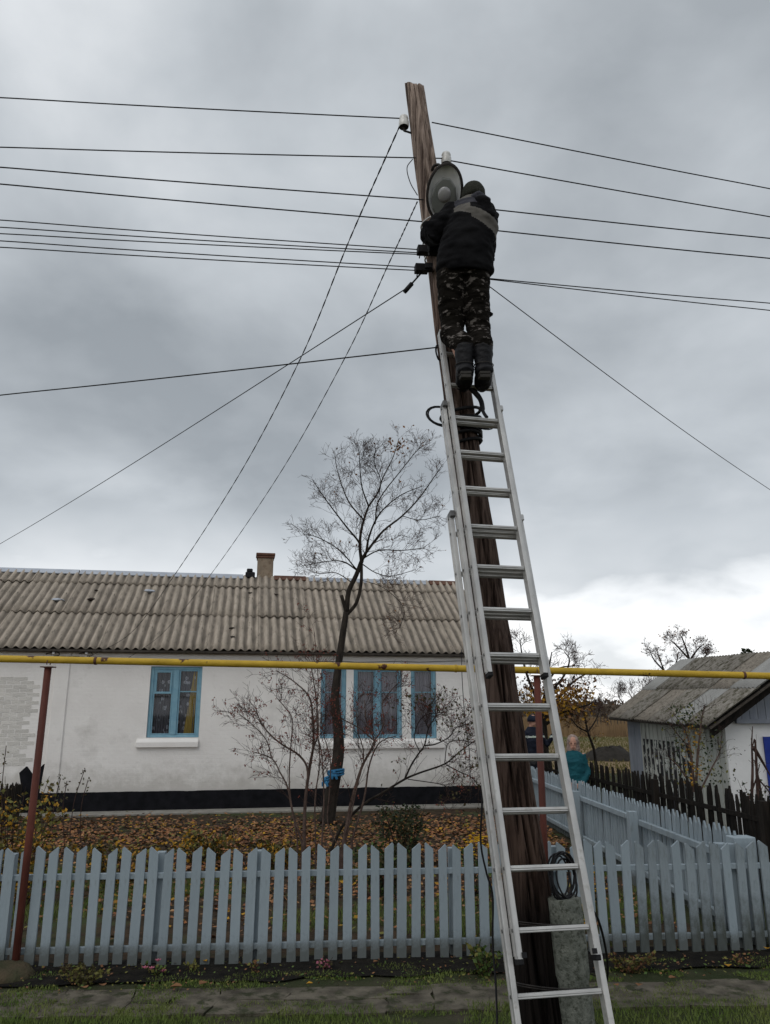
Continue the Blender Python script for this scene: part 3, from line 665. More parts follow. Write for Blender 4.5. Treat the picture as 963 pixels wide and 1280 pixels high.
# vertical boards on long wall
dl = (wN - wF); Lw = dl.length; dl.normalize(); nl = V((-1, 0, 0))
uu = 0; k = 0
while uu < Lw - .05:
    w_ = .225; pz = uu / Lw
    m_ = M['greyblue'] if uu < .9 else (M['peel'] if uu < 3.25 else M['whiteboard'])
    mb = MB(); c = wF + dl * (uu + w_ / 2) + nl * (.012 + .004 * (k % 2)); zc2 = wz / 2 - .01
    if m_ is M['peel']:
        mb.box(c + V((0, 0, .70)), dl * (w_ / 2 - .006), nl * .012, V((0, 0, .68))); mb.build('board', m_, shed); mb = MB()
        mb.box(c + V((0, 0, 1.56)) + nl * .002, dl * (w_ / 2 - .006), nl * .012, V((0, 0, .175))); mb.build('board', M['whiteboard'], shed)
    else: mb.box(c + V((0, 0, zc2)), dl * (w_ / 2 - .006), nl * .012, V((0, 0, wz / 2 - .03))); mb.build('board', m_, shed)
    if uu >= .9:
        mb = MB(); mb.box(wF + dl * uu + nl * .036 + V((0, 0, wz / 2)), dl * .016, nl * .008, V((0, 0, wz / 2 - .035))); mb.build('batten', M['whiteboard'], shed)
    uu += w_; k += 1
# gable
gd = (gR - wN).normalized(); gp = lambda x, z: wN + gd * ((x - wN.x) / gd.x) + V((0, -.012, z))
apexX, apexZ = 6.95, rN.z - .09
x = wN.x + .02; k = 0
def gz(x): return lerp(wz - .02, apexZ, (x - 5.15) / (apexX - 5.15)) if x < apexX else lerp(apexZ, wz, (x - apexX) / (XR + .2 - apexX))
while x < XR - .1:
    x2 = x + .14; a = gp(x + .004, wz + .0); b = gp(x2 - .004, wz); 
    if gz(x) > wz + .03 and gz(x2) > wz + .03:
        mb = MB(); mb.prism([a, b, gp(x2 - .004, gz(x2) - .06), gp(x + .004, gz(x) - .06)], V((0, .02 + .003 * (k % 2), 0))); mb.build('gable_board', M['greyblue'], shed)
    x = x2; k += 1
mb = MB(); mb.box((gp(5.62, wz + .0) + gp(8.5, wz)) / 2 + V((0, -.05, .0)), gd * 1.44, V((0, .035, 0)), V((0, 0, .035))); bevel(mb.build('gable_ledge', M['greyblue'], shed))
# barge board
mb = MB(); a, b = eN + V((.06, .10, -.06)), rN + V((0, .10, -.05)); d = b - a; mb.prism([a, b, b + V((0, 0, -.13)), a + V((0, 0, -.13))], V((0, .04, 0))); mb.build('barge_board', M['darkwood'], shed)
# blue door and frame
mb = MB(); a = gp(atY(956, 940, 12.9).x, 0); mb.box(a + gd * .4 + V((0, -.02, .78)), gd * .4, V((0, .02, 0)), V((0, 0, .76))); dr = mb.build('door', M['bluedoor'], shed)
mb = MB(); mb.tube([a + gd * .1 + V((0, -.05, .8)), a + gd * .1 + V((0, -.05, .92))], .012, 6); mb.build('handle', M['blackiron'], dr)
# roof sheets, two rows of six, each its own tint; built between the four roof corners
def roofpt(u_, v_): return (eF * (1 - u_) + eN * u_) * (1 - v_) + (rF * (1 - u_) + rN * u_) * v_
tint = [['slate_b', 'slate_dk', 'slate_b', 'slate_dk', 'slate_lt', 'slate_dk'], ['slate_lt', 'slate_dk', 'slate_dk', 'slate_dk', 'slate_b', 'slate_lt']]
nrm = (eN - eF).cross(rF - eF).normalized(); nrm = nrm if nrm.z > 0 else -nrm
for r_ in (1, 0):
    for c in range(6):
        mb = MB(); per = 6; nx = 7 * per; ny = 3; v0, v1 = (0, .50) if r_ == 0 else (.47, 1.0)
        lift = .012 + r_ * .018 + (c % 2) * .010 + rnd.uniform(0, .008); jit = rnd.uniform(-.008, .008)
        for layer in (0, 1):
            for j in range(ny + 1):
                for i in range(nx + 1):
                    p = roofpt((c + i / nx * 1.03) / 6, lerp(v0, v1, j / ny) + (jit if j == 0 else 0)); mb.v.append(tuple(p + nrm * (lift + .018 * math.cos(2 * math.pi * i / per) - .008 * layer)))
        st = (nx + 1) * (ny + 1)
        for layer in (0, 1):
            for j in range(ny):
                for i in range(nx):
                    q = layer * st + j * (nx + 1) + i; mb.f.append((q, q + 1, q + nx + 2, q + nx + 1)); mb.mi.append(0)
        for i in range(nx): mb.f.append((i, st + i, st + i + 1, i + 1)); mb.mi.append(0)
        for j in range(ny):
            q = j * (nx + 1); mb.f.append((q, q + nx + 1, st + q + nx + 1, st + q)); q += nx; mb.f.append((q, st + q, st + q + nx + 1, q + nx + 1)); mb.mi += [0, 0]
        o = mb.build('roof_sheet', M[tint[r_][c]], shed, smooth=True)
mb = MB(); far = V((2 * (rN.x - eN.x) + eN.x, 0, 0))
bN = V((rN.x * 2 - eN.x, rN.y + .3, eN.z)); bF = V((rF.x * 2 - eF.x, rF.y, eF.z)); mb.prism([rN, bN, bF, rF], V((0, 0, -.03)))
mb.build('back_roof', M['slate_dk'], shed)
mb = MB(); mb.prism([eN - nrm * .02, rN - nrm * .02, rF - nrm * .02, eF - nrm * .02], -nrm * .035); mb.build('roof_deck', M['eave'], shed)
offset(shed, V((6.8, 15, 0)))

# ------------------------------------------------------------------ yellow gas pipe on red posts
pipe = thing('gas_pipe', 'yellow gas pipe on rust-red posts crossing in front of the house', 'pipe')
pa, pb = atY(-140, 823, 6.50), atY(1120, 849, 7.15)
pp = [pa.lerp(pb, k / 12) + V((0, 0, .008 * math.sin(k * 1.7))) for k in range(13)]
# pass through measured heights
def fitz(p): 
    px = 481.5 + F * p.x / (p.y * cT + (p.z - H) * sT); return px
hp = []
for k in range(15):
    px = -150 + k * 90; py = 823.5 + (px / 963) * 19 + (px / 963) ** 2 * 2.5
    hp.append(atY(px, py, lerp(6.52, 7.05, (px + 150) / 1250)))
mb = MB(); mb.tube(smoothpath(hp, 3), .030, 14); mb.build('pipe_run', M['yellow'], pipe, smooth=True)
for k in (3, 8, 12):
    a = hp[k]; d = (hp[k + 1] - hp[k]).normalized(); mb = MB(); mb.tube([a - d * .012, a - d * .006, a + d * .006, a + d * .012], [.031, .0345, .0345, .031], 14); mb.build('weld_joint', M['ridge_rust'] if k != 8 else M['yellow'], pipe, True)
for (px, py, Yb) in ((61, 829, None), (671, 840, None)):
    t = min(hp, key=lambda q: abs(fitz(q) - px)); i_ = hp.index(t); 
    Yp = lerp(6.52, 7.05, (px + 150) / 1250); top = atY(px, py, Yp)
    mb = MB(); mb.tube([V((top.x - .01, top.y, -.25)), V((top.x, top.y, top.z - .035))], .029 , 12, cap=True); po = mb.build('support_post', M['redpost'], pipe, smooth=True)
    po['label'] = 'rust-red steel support post'
    mb = MB(); mb.abox((top.x - .05, top.y - .045, top.z - .036), (top.x + .05, top.y + .045, top.z - .028)); mb.tube([V((top.x, top.y - .035 * math.cos(a_), top.z + .036 * math.sin(a_))) for a_ in [k * math.pi / 8 for k in range(-1, 10)]], .005, 4); mb.build('pipe_clamp', M['ridge_rust'], po)
mb = MB(); c = V((-2.90, 6.5, 0)); mb.ball(c + V((0, 0, .0)), .26, .2, .10, 16)
for i_, v_ in enumerate(mb.v): mb.v[i_] = tuple(V(v_) + V((0, 0, .03 * noise.noise(V(v_) * 9))))
mb.build('footing_mound', mat('mound', (.07, .055, .035), (.045, .045, .025), 9, 1, .8, 40), None, True, 'lumpy earth and mortar mound at foot of the left red post', 'mound')

# ------------------------------------------------------------------ utility pole
def PC(z): return V((.925 - .0945 * z, 4.88 + .083 * z, z))
def PR(z):
    t = [(-.3, .145), (1, .14), (2, .118), (3, .112), (4.2, .106), (5.5, .098), (6.3, .090), (6.8, .084), (7.3, .080)]
    for (a, ra), (b, rb) in zip(t[:-1], t[1:]):
        if z <= b: return lerp(ra, rb, max(0, (z - a) / (b - a)))
    return .07
pole = thing('utility_pole', 'tall leaning weathered wooden utility pole carrying the overhead wires', 'utility pole', loc=tuple(PC(0)))
def pole_part(z0, z1, n, m, name):
    mb = MB(); sides = 112; rings = int(n)
    grooves = [(rnd.uniform(0, 6.28), rnd.uniform(.05, .12), rnd.uniform(.16, .42), rnd.uniform(0, 9), rnd.uniform(.5, 1.6)) for _ in range(6)] + [(rnd.uniform(-3.14, 0), rnd.uniform(.03, .055), rnd.uniform(.10, .22), rnd.uniform(0, 9), rnd.uniform(.5, 2)) for _ in range(14)] + [(-1.75, .12, .75, 2.0, .5), (-1.35, .10, .6, 4, .8), (-.6, .1, .5, 6, .4)]
    for k in range(rings + 1):
        z = lerp(z0, z1 - .07, k / rings) + (.07 if k == rings else 0); c = PC(z); r = PR(z) * (1 + .07 * noise.noise(V((0, z * 1.6, 4))) + .10 * math.exp(-((z - 2.35) / .12) ** 2))
        for j in range(sides):
            a = 2 * math.pi * j / sides; rr = r * (1 + .13 * noise.noise(V((math.cos(a) * 1.3, math.sin(a) * 1.3, z * 1.5))) + .02 * noise.noise(V((math.cos(a) * 8, math.sin(a) * 8, z * 1.2))))
            for (ga, gw, gd_, gs, fr) in grooves:
                da = (a - ga - .25 * noise.noise(V((z * .8, gs, 0))) + math.pi) % (2 * math.pi) - math.pi
                env = max(0, noise.noise(V((gs * 7, z * fr * 1.6, 1))) * 2 + .15)
                if abs(da) < gw: rr -= r * gd_ * env * (1 - abs(da) / gw)
            mb.v.append((c.x + math.cos(a) * rr, c.y + math.sin(a) * rr, z + (0 if k < rings else (.062 * math.sin(a) - .012 * math.cos(a) + .006 * math.sin(5 * a)))))
    for k in range(rings):
        for j in range(sides):
            a = k * sides + j; b = k * sides + (j + 1) % sides; mb.f.append((a, b, b + sides, a + sides)); mb.mi.append(0)
    mb.f.append(tuple(rings * sides + j for j in range(sides))); mb.mi.append(0)
    return mb.build(name, m, pole)
# near-black wood low down, lighter wood at the top: one shaft, colour by height
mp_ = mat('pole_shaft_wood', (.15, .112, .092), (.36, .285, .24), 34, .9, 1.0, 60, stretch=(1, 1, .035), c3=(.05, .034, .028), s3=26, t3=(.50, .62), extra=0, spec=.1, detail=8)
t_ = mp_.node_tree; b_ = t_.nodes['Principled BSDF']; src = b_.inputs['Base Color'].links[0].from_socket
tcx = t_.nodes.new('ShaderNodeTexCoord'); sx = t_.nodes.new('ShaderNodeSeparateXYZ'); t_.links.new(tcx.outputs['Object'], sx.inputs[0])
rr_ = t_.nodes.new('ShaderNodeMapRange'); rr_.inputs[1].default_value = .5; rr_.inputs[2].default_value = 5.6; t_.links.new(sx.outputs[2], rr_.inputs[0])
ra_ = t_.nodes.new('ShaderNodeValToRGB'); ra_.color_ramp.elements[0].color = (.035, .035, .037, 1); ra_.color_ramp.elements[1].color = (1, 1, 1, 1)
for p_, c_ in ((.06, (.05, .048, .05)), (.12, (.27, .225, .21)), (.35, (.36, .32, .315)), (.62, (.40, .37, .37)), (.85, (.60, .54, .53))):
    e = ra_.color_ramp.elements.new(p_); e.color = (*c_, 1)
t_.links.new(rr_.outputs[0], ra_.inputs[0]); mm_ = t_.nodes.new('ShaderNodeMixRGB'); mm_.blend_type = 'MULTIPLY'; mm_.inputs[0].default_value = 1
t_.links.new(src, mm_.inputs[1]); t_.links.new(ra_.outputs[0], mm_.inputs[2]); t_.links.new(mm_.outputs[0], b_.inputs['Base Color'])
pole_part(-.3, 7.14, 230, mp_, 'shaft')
# concrete stub lashed to the pole
sc_ = V((1.075, 4.80, 0)); mb = MB(); n = 22; ks = 26
for k in range(ks + 1):
    z = lerp(-.2, .90, k / ks); rr = .098 + .004 * noise.noise(V((z * 5, 0, 0))) - (.012 if abs(z - .47) < .03 else 0)
    for j in range(n):
        a = 2 * math.pi * j / n; q = rr * (1 + .04 * noise.noise(V((math.cos(a) * 3, math.sin(a) * 3, z * 8)))); mb.v.append((sc_.x - .05 * z + math.cos(a) * q, sc_.y + .06 * z + math.sin(a) * q, z + (.012 * rnd.random() if k == ks else 0)))
for k in range(ks):
    for j in range(n): a = k * n + j; b = k * n + (j + 1) % n; mb.f.append((a, b, b + n, a + n)); mb.mi.append(0)
mb.f.append(tuple(ks * n + j for j in range(n))); mb.mi.append(0)
stub = mb.build('concrete_stub', M['concrete'], pole, True)
for z in (.78, .47):
    mb = MB()
    for q in range(2):
        pts_ = []
        for k in range(29):
            a = 2 * math.pi * k / 28; cc = (PC(z) + sc_ - V((.05 * z, -.06 * z, 0))) / 2; pts_.append(V((cc.x + math.cos(a) * .275, cc.y + .0 + math.sin(a) * .165 , z + q * .011 + .006 * math.sin(a * 2))))
        mb.tube(pts_, .004, 4)
    mb.build('wire_lashing', M['blackiron'], pole)
# insulators on hooks
def insulator(px, py, Y, side, lab):
    p = atY(px, py, Y); c = PC(p.z); mb = MB()
    mb.tube(smoothpath([V((c.x + side * PR(p.z) * .6, c.y, p.z - .09)), V((p.x - side * .03, p.y, p.z - .10)), V((p.x, p.y, p.z - .085)), V((p.x, p.y, p.z - .03))], 4), .009, 6)
    h_ = mb.build('hook', M['blackiron'], pole, True)
    mb = MB(); mb.tube([p + V((0, 0, -.055)), p + V((0, 0, -.04)), p + V((0, 0, .0)), p + V((0, 0, .012)), p + V((0, 0, .028)), p + V((0, 0, .045)), p + V((0, 0, .052))], [.040, .043, .042, .034, .039, .034, .016], 16, cap=False)
    o = mb.build('insulator', M['porcelain'], h_, True); 
    mb = MB(); mb.tube([p + V((0, 0, -.057)), p + V((0, 0, -.035))], [.038, .034], 16); mb.build('hollow_shade', M['black'], h_, True)  # black disc paints the shade inside the insulator's hollow underside
    return p
i1 = insulator(505, 152, 5.40, -1, ''); i2 = insulator(558, 198, 5.40, 1, '')
# lamp hook, clamps, straps
mb = MB(); p = atY(545, 214, 5.30); mb.tube(smoothpath([p + V((-.03, .06, .0)), p + V((-.02, 0, .04)), p + V((.02, -.02, .045)), p + V((.035, -.03, .01)), p + V((.03, -.03, -.03))], 4), .012, 7); mb.build('bracket_hook', M['blackiron'], pole, True)
for (px, py) in ((530, 313), (527, 336)):
    p = atY(px, py, 5.20); mb = MB(); mb.box(p, V((.05, .01, .004)), V((-.005, .03, 0)), V((0, 0, .032))); mb.box(p + V((.055, .0, .01)), V((.03, 0, 0)), V((0, .035, 0)), V((0, 0, .022))); mb.tube([p + V((-.03, 0, -.03)), p + V((-.035, 0, -.07))], .006, 5); bevel(mb.build('anchor_clamp', M['black'], pole), .008)
p = atY(545, 312, 5.12); mb = MB(); mb.box(p, V((.06, .01, 0)), V((0, .03, 0)), V((0, 0, .045))); bevel(mb.build('junction_box', M['black'], pole), .01)
p = atY(609, 356, 5.25); mb = MB(); mb.box(p, V((.018, 0, 0)), V((0, .03, 0)), V((0, 0, .045))); mb.box((p + PC(p.z)) / 2, (p - PC(p.z)) / 2, V((0, .012, 0)), V((0, 0, .012))); bevel(mb.build('anchor_clamp', M['black'], pole), .005)
for py in (264, 287, 301, 308):
    z = atY(535, py, 5.2).z; mb = MB(); pts_ = []
    for k in range(25):
        a = 2 * math.pi * k / 24; c = PC(z); r = PR(z) * 1.06; pts_.append(V((c.x + math.cos(a) * r, c.y + math.sin(a) * r, z + .035 * math.cos(a))))
    mb.tube(pts_, .007, 6); mb.build('strap', M['strap'], pole, True)
# loops of cable around the pole
def loops(name, centre, rx, rz, n, rad, nrm_, parent, m=M['black'], jit=.012, label=None, cat=None, sides=5):
    mb = MB(); pts_ = []
    for k in range(n * 20 + 1):
        a = 2 * math.pi * k / 20; q = k / 20
        j = V((noise.noise(V((q, a * .3, 1))), noise.noise(V((q * 1.3, 3, a * .3))), noise.noise(V((9, q, a * .3))))) * jit * 2
        f = 1 + .16 * noise.noise(V((int(q) * 3.3, 1, 1)))
        pts_.append(V(centre) + V((math.cos(a) * rx * f, math.sin(a * 1.0 + .8) * nrm_, math.sin(a) * rz * f)) + j)
    mb.tube(pts_, rad, sides); return mb.build(name, m, parent, True, label, cat)
c = PC(3.93); 
loops('cable_loop', atY(551, 520, 5.15), .085, .075, 2, .0065, .03, pole); loops('cable_loop', atY(598, 528, 5.15), .10, .05, 5, .005, .05, pole)
loops('cable_loop', atY(550, 441, 5.2), .025, .07, 3, .0045, .03, pole, jit=.006)
mb = MB()
for q in range(7):
    z = lerp(3.78, 4.02, q / 6); pts_ = []
    for k in range(25):
        a = 2 * math.pi * k / 24; cc = PC(z); r = PR(z) * (1.10 + .04 * q % 3); pts_.append(V((cc.x + math.cos(a) * r, cc.y + math.sin(a) * r, z + .03 * math.cos(a + q))))
    mb.tube(pts_, .012, 5)
mb.build('cable_wrap', M['black'], pole, True)
mb = MB(); mb.tube(smoothpath([atY(584, 480, 5.05), atY(600, 498, 5.05), atY(604, 514, 5.0), atY(609, 522, 4.98)], 5), [.02] * 5 + [.018] * 5 + [.012] * 6, 7); mb.build('cable_tail', M['black'], pole, True)
offset(pole, PC(0))
# coil on concrete stub
loops('cable_coil', sc_ + V((-.04, .05, 1.02)), .068, .11, 7, .0055, .05, None, label='loose coil of black cable standing on the concrete stub', cat='cable coil', jit=.02)

# ------------------------------------------------------------------ wires
def wire(label, pts_, r=.005, group='overhead wires at the pole', name='overhead_wire', cat='wire', m='wire', twist=False):
    mb = MB(); p = smoothpath(pts_, 8)
    if twist:
        for ph in (0, math.pi): mb.tube([q + V((math.cos(k * 1.1 + ph), math.sin(k * 1.1 + ph), 0)) * r * .7 for k, q in enumerate(smoothpath(pts_, 30))], r * .62, 4)
    else: mb.tube(p, r, 5)
    return mb.build(name, M[m], None, True, label, cat, group)
def span(px0, py0, p_att, z_end, sag, ext=3.0):
    """straight run from attachment through the photo point (px0,py0), prolonged beyond the frame"""
    e = atZ(px0, py0, z_end); d = e - p_att; o_ = []
    for k in range(13):
        t = k / 12 * ext; o_.append(p_att + d * t - V((0, 0, sag * math.sin(math.pi * min(1, t / ext)) - sag * math.sin(math.pi / ext) * (t if t < 1 else 1))))
    return o_
Lw_ = [(500, 148, 5.40, 0, 122, 'topmost black wire running left from the pole'),
       (553, 198, 5.38, 0, 184, 'second wire from top, running left across the pole below its top'),
       (533, 250, 5.30, 0, 209, 'third wire from top on the left, above its close parallel'),
       (528, 277, 5.28, 0, 230, 'fourth wire from top running left of the pole'),
       (524, 312, 5.2, 0, 275, 'upper wire of the left bundle into the upper clamp'),
       (524, 316, 5.2, 0, 284, 'second wire of the left bundle, ending at the upper clamp'),
       (524, 318, 5.2, 0, 292, 'third wire of the left bundle, ending at the upper clamp'),
       (520, 334, 5.2, 0, 301, 'fourth wire of the left bundle, ending at the lower clamp'),
       (520, 338, 5.2, 0, 309, 'lowest wire of the left bundle, ending at the lower clamp'),
       (548, 434, 5.16, 0, 494, 'single wire running left from the ladder top, gently falling')]
for (px, py, Y, x0, y0, lab) in Lw_:
    p = atY(px, py, Y); wire(lab, span(x0, y0, p, p.z - .03, .10), .0052 if py < 300 or py > 400 else .0042)
Rw = [(540, 153, 5.42, 963, 236, 'topmost wire running right from the pole'), (564, 201, 5.38, 963, 271, 'second wire running right from the white insulator'),
      (600, 260, 5.30, 963, 298, 'third wire running right, from behind the worker'), (600, 286, 5.28, 963, 323, 'fourth wire running right, from behind the worker'),
      (611, 348, 5.25, 963, 379, 'upper of the two converging wires right of the trousers'), (611, 349, 5.25, 963, 388, 'lower of the two converging wires right of the trousers')]
for (px, py, Y, x0, y0, lab) in Rw:
    p = atY(px, py, Y); wire(lab, span(x0, y0, p, p.z - .03, .08), .0052 if py < 300 else .0042)
p = PC(6.3) + V((0, -.10, 0)); q = atY(600, 260, 5.3)
wire('long thin service wire falling to the right edge of the picture', span(963, 612, atY(612, 358, 5.25), 4.75, .12, 1.6), .004)
p = atY(527, 341, 5.2); wire('thin service wire falling left from the lower clamp', span(0, 680, atY(512, 358, 5.2), 4.7, .10, 1.5), .0045)
mb = MB(); a, b = atY(527, 341, 5.2), atY(512, 358, 5.2); mb.tube([a, b], .007, 5); d = (b - a).normalized(); mb.tube([b - d * .03, b + d * .06], .018, 8); mb.build('tension_clamp', M['black'], None, True, 'small dark tension clamp hanging off the lower clamp', 'clamp')
bk1 = HM @ V((*[(uz(113, 822)[0])], -.16, uz(113, 822)[1])); bk2 = HM @ V((uz(160, 824)[0], -.10, uz(160, 824)[1]))
def through(pxs, Ys): return [atY(px, py, Y) for (px, py), Y in zip(pxs, Ys)]
wire('left of two twisted drop wires from the pole top to the house eave', [atY(501, 155, 5.4), atY(437, 300, 6.55), atY(375, 450, 8.3), atY(300, 592, 10.7), atY(221, 715, 13.6), atY(165, 790, 15.0), bk1], .006, 'drop wires to the house', twist=True)
wire('right of two twisted drop wires from below the lamp to the eave', [atY(522, 252, 5.3), atY(486, 330, 6.2), atY(430, 450, 8.0), atY(350, 592, 10.5), atY(266, 715, 13.6), atY(205, 790, 15.2), bk2], .005, 'drop wires to the house', twist=True)
wire('short curved jumper wire left of the pole near its top', [atY(516, 199, 5.35), atY(509, 210, 5.33), atY(513, 228, 5.3), atY(522, 244, 5.26)], .004)
wire('thin loose wire hanging from the eave down the white wall', [atY(577, 812, 16.3), atY(578, 850, 16.2), atY(582, 905, 16.2), atY(587, 940, 16.2), atY(588, 1005, 16.2)], .008, None, 'hanging_wire')
wire('black cable dangling down beside the ladder to the fence foot', [atY(594, 872, 4.75), atY(596, 930, 4.75), atY(603, 985, 4.78), atY(601, 1050, 4.8), atY(608, 1090, 4.8), atY(616, 1120, 4.8), atY(616, 1178, 4.8), atY(620, 1232, 4.75), atY(622, 1290, 4.7)], .006, None, 'hanging_cable', 'cable', 'black')
wire('black cable curving down to the ground right of the ladder', [atY(735, 1130, 4.95), atY(748, 1150, 5.2), atY(757, 1185, 5.5), atY(760, 1215, 5.9), atY(757, 1232, 6.0)], .008, None, 'ground_cable', 'cable', 'black')

# ------------------------------------------------------------------ ladder
ladder = thing('extension_ladder', 'tall three-section aluminium extension ladder leaning on the wooden pole', 'ladder', loc=(.88, 3.98, 0))
A_ = math.atan(3.9); kz = .2712; ky = kz / 3.9
LU = V((-.0208, ky, kz)).normalized(); LN = V((0, -math.sin(A_), math.cos(A_))); LX = V((.977, .205, -.006)).normalized(); LN = LX.cross(LU).normalized()   # towards the camera-ish
if LN.y > 0: LN = -LN
def LP(k, x=0, n=0): return V((.874 - .0208 * k, 4.149 + ky * k, (.631) + kz * k)) + LX * x + LN * n
secs = [(-2.32, 9.55, .470, -.105, range(-2, 10)), (.55, 12.55, .405, -.048, range(1, 13)), (5.6, 14.75, .336, .009, range(6, 15))]
for si, (k0, k1, w_, nn, rungs) in enumerate(secs):
    for s in (-1, 1):
        mb = MB(); a = LP(k0, s * (w_ / 2), nn); b = LP(k1, s * (w_ / 2), nn); mb.box((a + b) / 2, LX * .0125, LN * .029, (b - a) / 2)
        rl = bevel(mb.build('rail', M['alu'], ladder), .003)
        mb = MB(); a2, b2 = LP(k0 + .05, s * (w_ / 2 + .0135), nn), LP(k1 - .05, s * (w_ / 2 + .0135), nn); 
        for q in (-1, 1): mb.box((a2 + b2) / 2 + LN * .021 * q, LX * .0028, LN * .007, (b2 - a2) / 2)
        mb.build('rail_flange', M['alu'], rl)
        mb = MB()
        for k in rungs:
            p = LP(k, s * (w_ / 2 + .0128), nn); mb.tube([p - LX * .004, p + LX * .004], .009, 8)
        mb.build('rung_rivets', M['aludark'], rl, kind='stuff')
        # end cap
        mb = MB(); mb.box(LP(k0 - .03, s * w_ / 2, nn), LX * .0145, LN * .031, LU * .014); bevel(mb.build('rail_foot', M['black'], rl), .004)
        if si < 2:
            mb = MB(); mb.box(LP(k1 - .1, s * w_ / 2, nn + .02), LX * .0165, LN * .034, LU * .022); bevel(mb.build('guide_bracket', M['aludark'] if s < 0 else M['alu'], rl), .004)
    for k in rungs:
        mb = MB(); c = LP(k, 0, nn); Uh = V((0, 0, 1)); 
        mb.box(c, LX * (w_ / 2 - .013), LN * .0155, LU * .0125); mb.box(c + LN * .016, LX * (w_ / 2 - .014), LN * .003, LU * .004)
        bevel(mb.build('rung', M['alu'], ladder), .003)
for s in (-1, 1):
    mb = MB(); mb.box(LP(.62, s * .185, -.012), LX * .012, LN * .004, LU * .012); mb.build('rung_hook', M['black'], ladder)
offset(ladder, V((.88, 3.98, 0)))

# ------------------------------------------------------------------ street lamp in the worker's hands
lc = atY(556, 241, 4.98); toc = (C0 - lc).normalized(); lu = V((.14, 0, 1)); lu = (lu - toc * lu.dot(toc)).normalized(); lx = lu.cross(toc).normalized()
lamp = thing('street_lamp', 'oval street lamp head with glass lens facing down, held against the pole', 'street lamp')
def ell(mb, prof, n=36, cx_=0, cy_=0):
    i0 = len(mb.v)
    for (a, b, d) in prof:
        for j in range(n):
            t = 2 * math.pi * j / n; mb.v.append(tuple(lc + lx * (cx_ + a * math.cos(t)) + lu * (cy_ + b * math.sin(t) * (1 + .0)) + toc * d))
    for k in range(len(prof) - 1):
        for j in range(n): a = i0 + k * n + j; b = i0 + k * n + (j + 1) % n; mb.f.append((a, b, b + n, a + n)); mb.mi.append(mb.cur)
    mb.f.append(tuple(i0 + (len(prof) - 1) * n + j for j in range(n))); mb.mi.append(mb.cur)
mb = MB(); ell(mb, [(.127, .198, .0), (.136, .207, .0), (.137, .208, -.02), (.125, .195, -.06), (.09, .15, -.11), (.04, .08, -.135), (.001, .001, -.14)]); mb.build('housing', M['black'], lamp, True)
mb = MB(); ell(mb, [(.118, .188, .008), (.137, .208, .008), (.139, .21, .0), (.137, .208, -.012)]); mb.f.pop(); mb.mi.pop(); mb.build('rim', M['blackiron'], lamp, True)
mb = MB(); ell(mb, [(.123, .193, .0), (.118, .186, -.004), (.100, .162, -.02), (.08, .135, -.03), (.001, .001, -.032)]); mb.build('reflector', M['reflector'], lamp, True)
mb = MB(); ell(mb, [(.094, .145, .000), (.094, .145, .006), (.084, .132, .012), (.06, .09, .016), (.001, .001, .018)], n=10, cy_=-.036); mb.build('lens', M['lampglass'], lamp, False)
mb = MB(); ell(mb, [(.050, .056, .014), (.047, .052, .022), (.03, .034, .030), (.001, .001, .032)], n=20, cy_=-.012); mb.build('bulb', M['bulb'], lamp, True)
mb = MB(); mb.tube([lc + lu * .16 - toc * .05, lc + lu * .20 - toc * .10, PC(lc.z + .12) + V((.05, -.06, 0))], .018, 8); mb.build('mounting_spigot', M['blackiron'], lamp, True)
offset(lamp, lc)

# ------------------------------------------------------------------ people
def hand(mb, wrist, d, n, s=1, thumb=1):
    wrist, d, n = V(wrist), V(d).normalized(), V(n).normalized(); n = (n - d * n.dot(d)).normalized(); u = d.cross(n)
    mb.tube([wrist - d * .03, wrist, wrist + d * .03 * s, wrist + d * .075 * s, wrist + d * .09 * s], [(.026, .02), (.026, .018), (.036, .016), (.04, .014), (.036, .011)], 10, side=u)
    for k, (o_, ln) in enumerate(((-.030, .062), (-.010, .074), (.010, .068), (.029, .052))):
        b = wrist + d * .082 * s + u * o_ * s; c1 = b + d * ln * .45 * s - n * .006; c2 = c1 + (d * .6 - n * .55).normalized() * ln * .32 * s; c3 = c2 + (d * .2 - n * .8).normalized() * ln * .26 * s
        mb.tube([b - d * .02, c1, c2, c3], [.0095, .009, .0082, .006], 7)
    b = wrist + d * .02 - u * .03 * thumb; mb.tube([b, b + (d * .5 - u * .8 * thumb) * .035, b + (d * 1.1 - u * .9 * thumb - n * .3) * .05], [.013, .011, .008], 7)
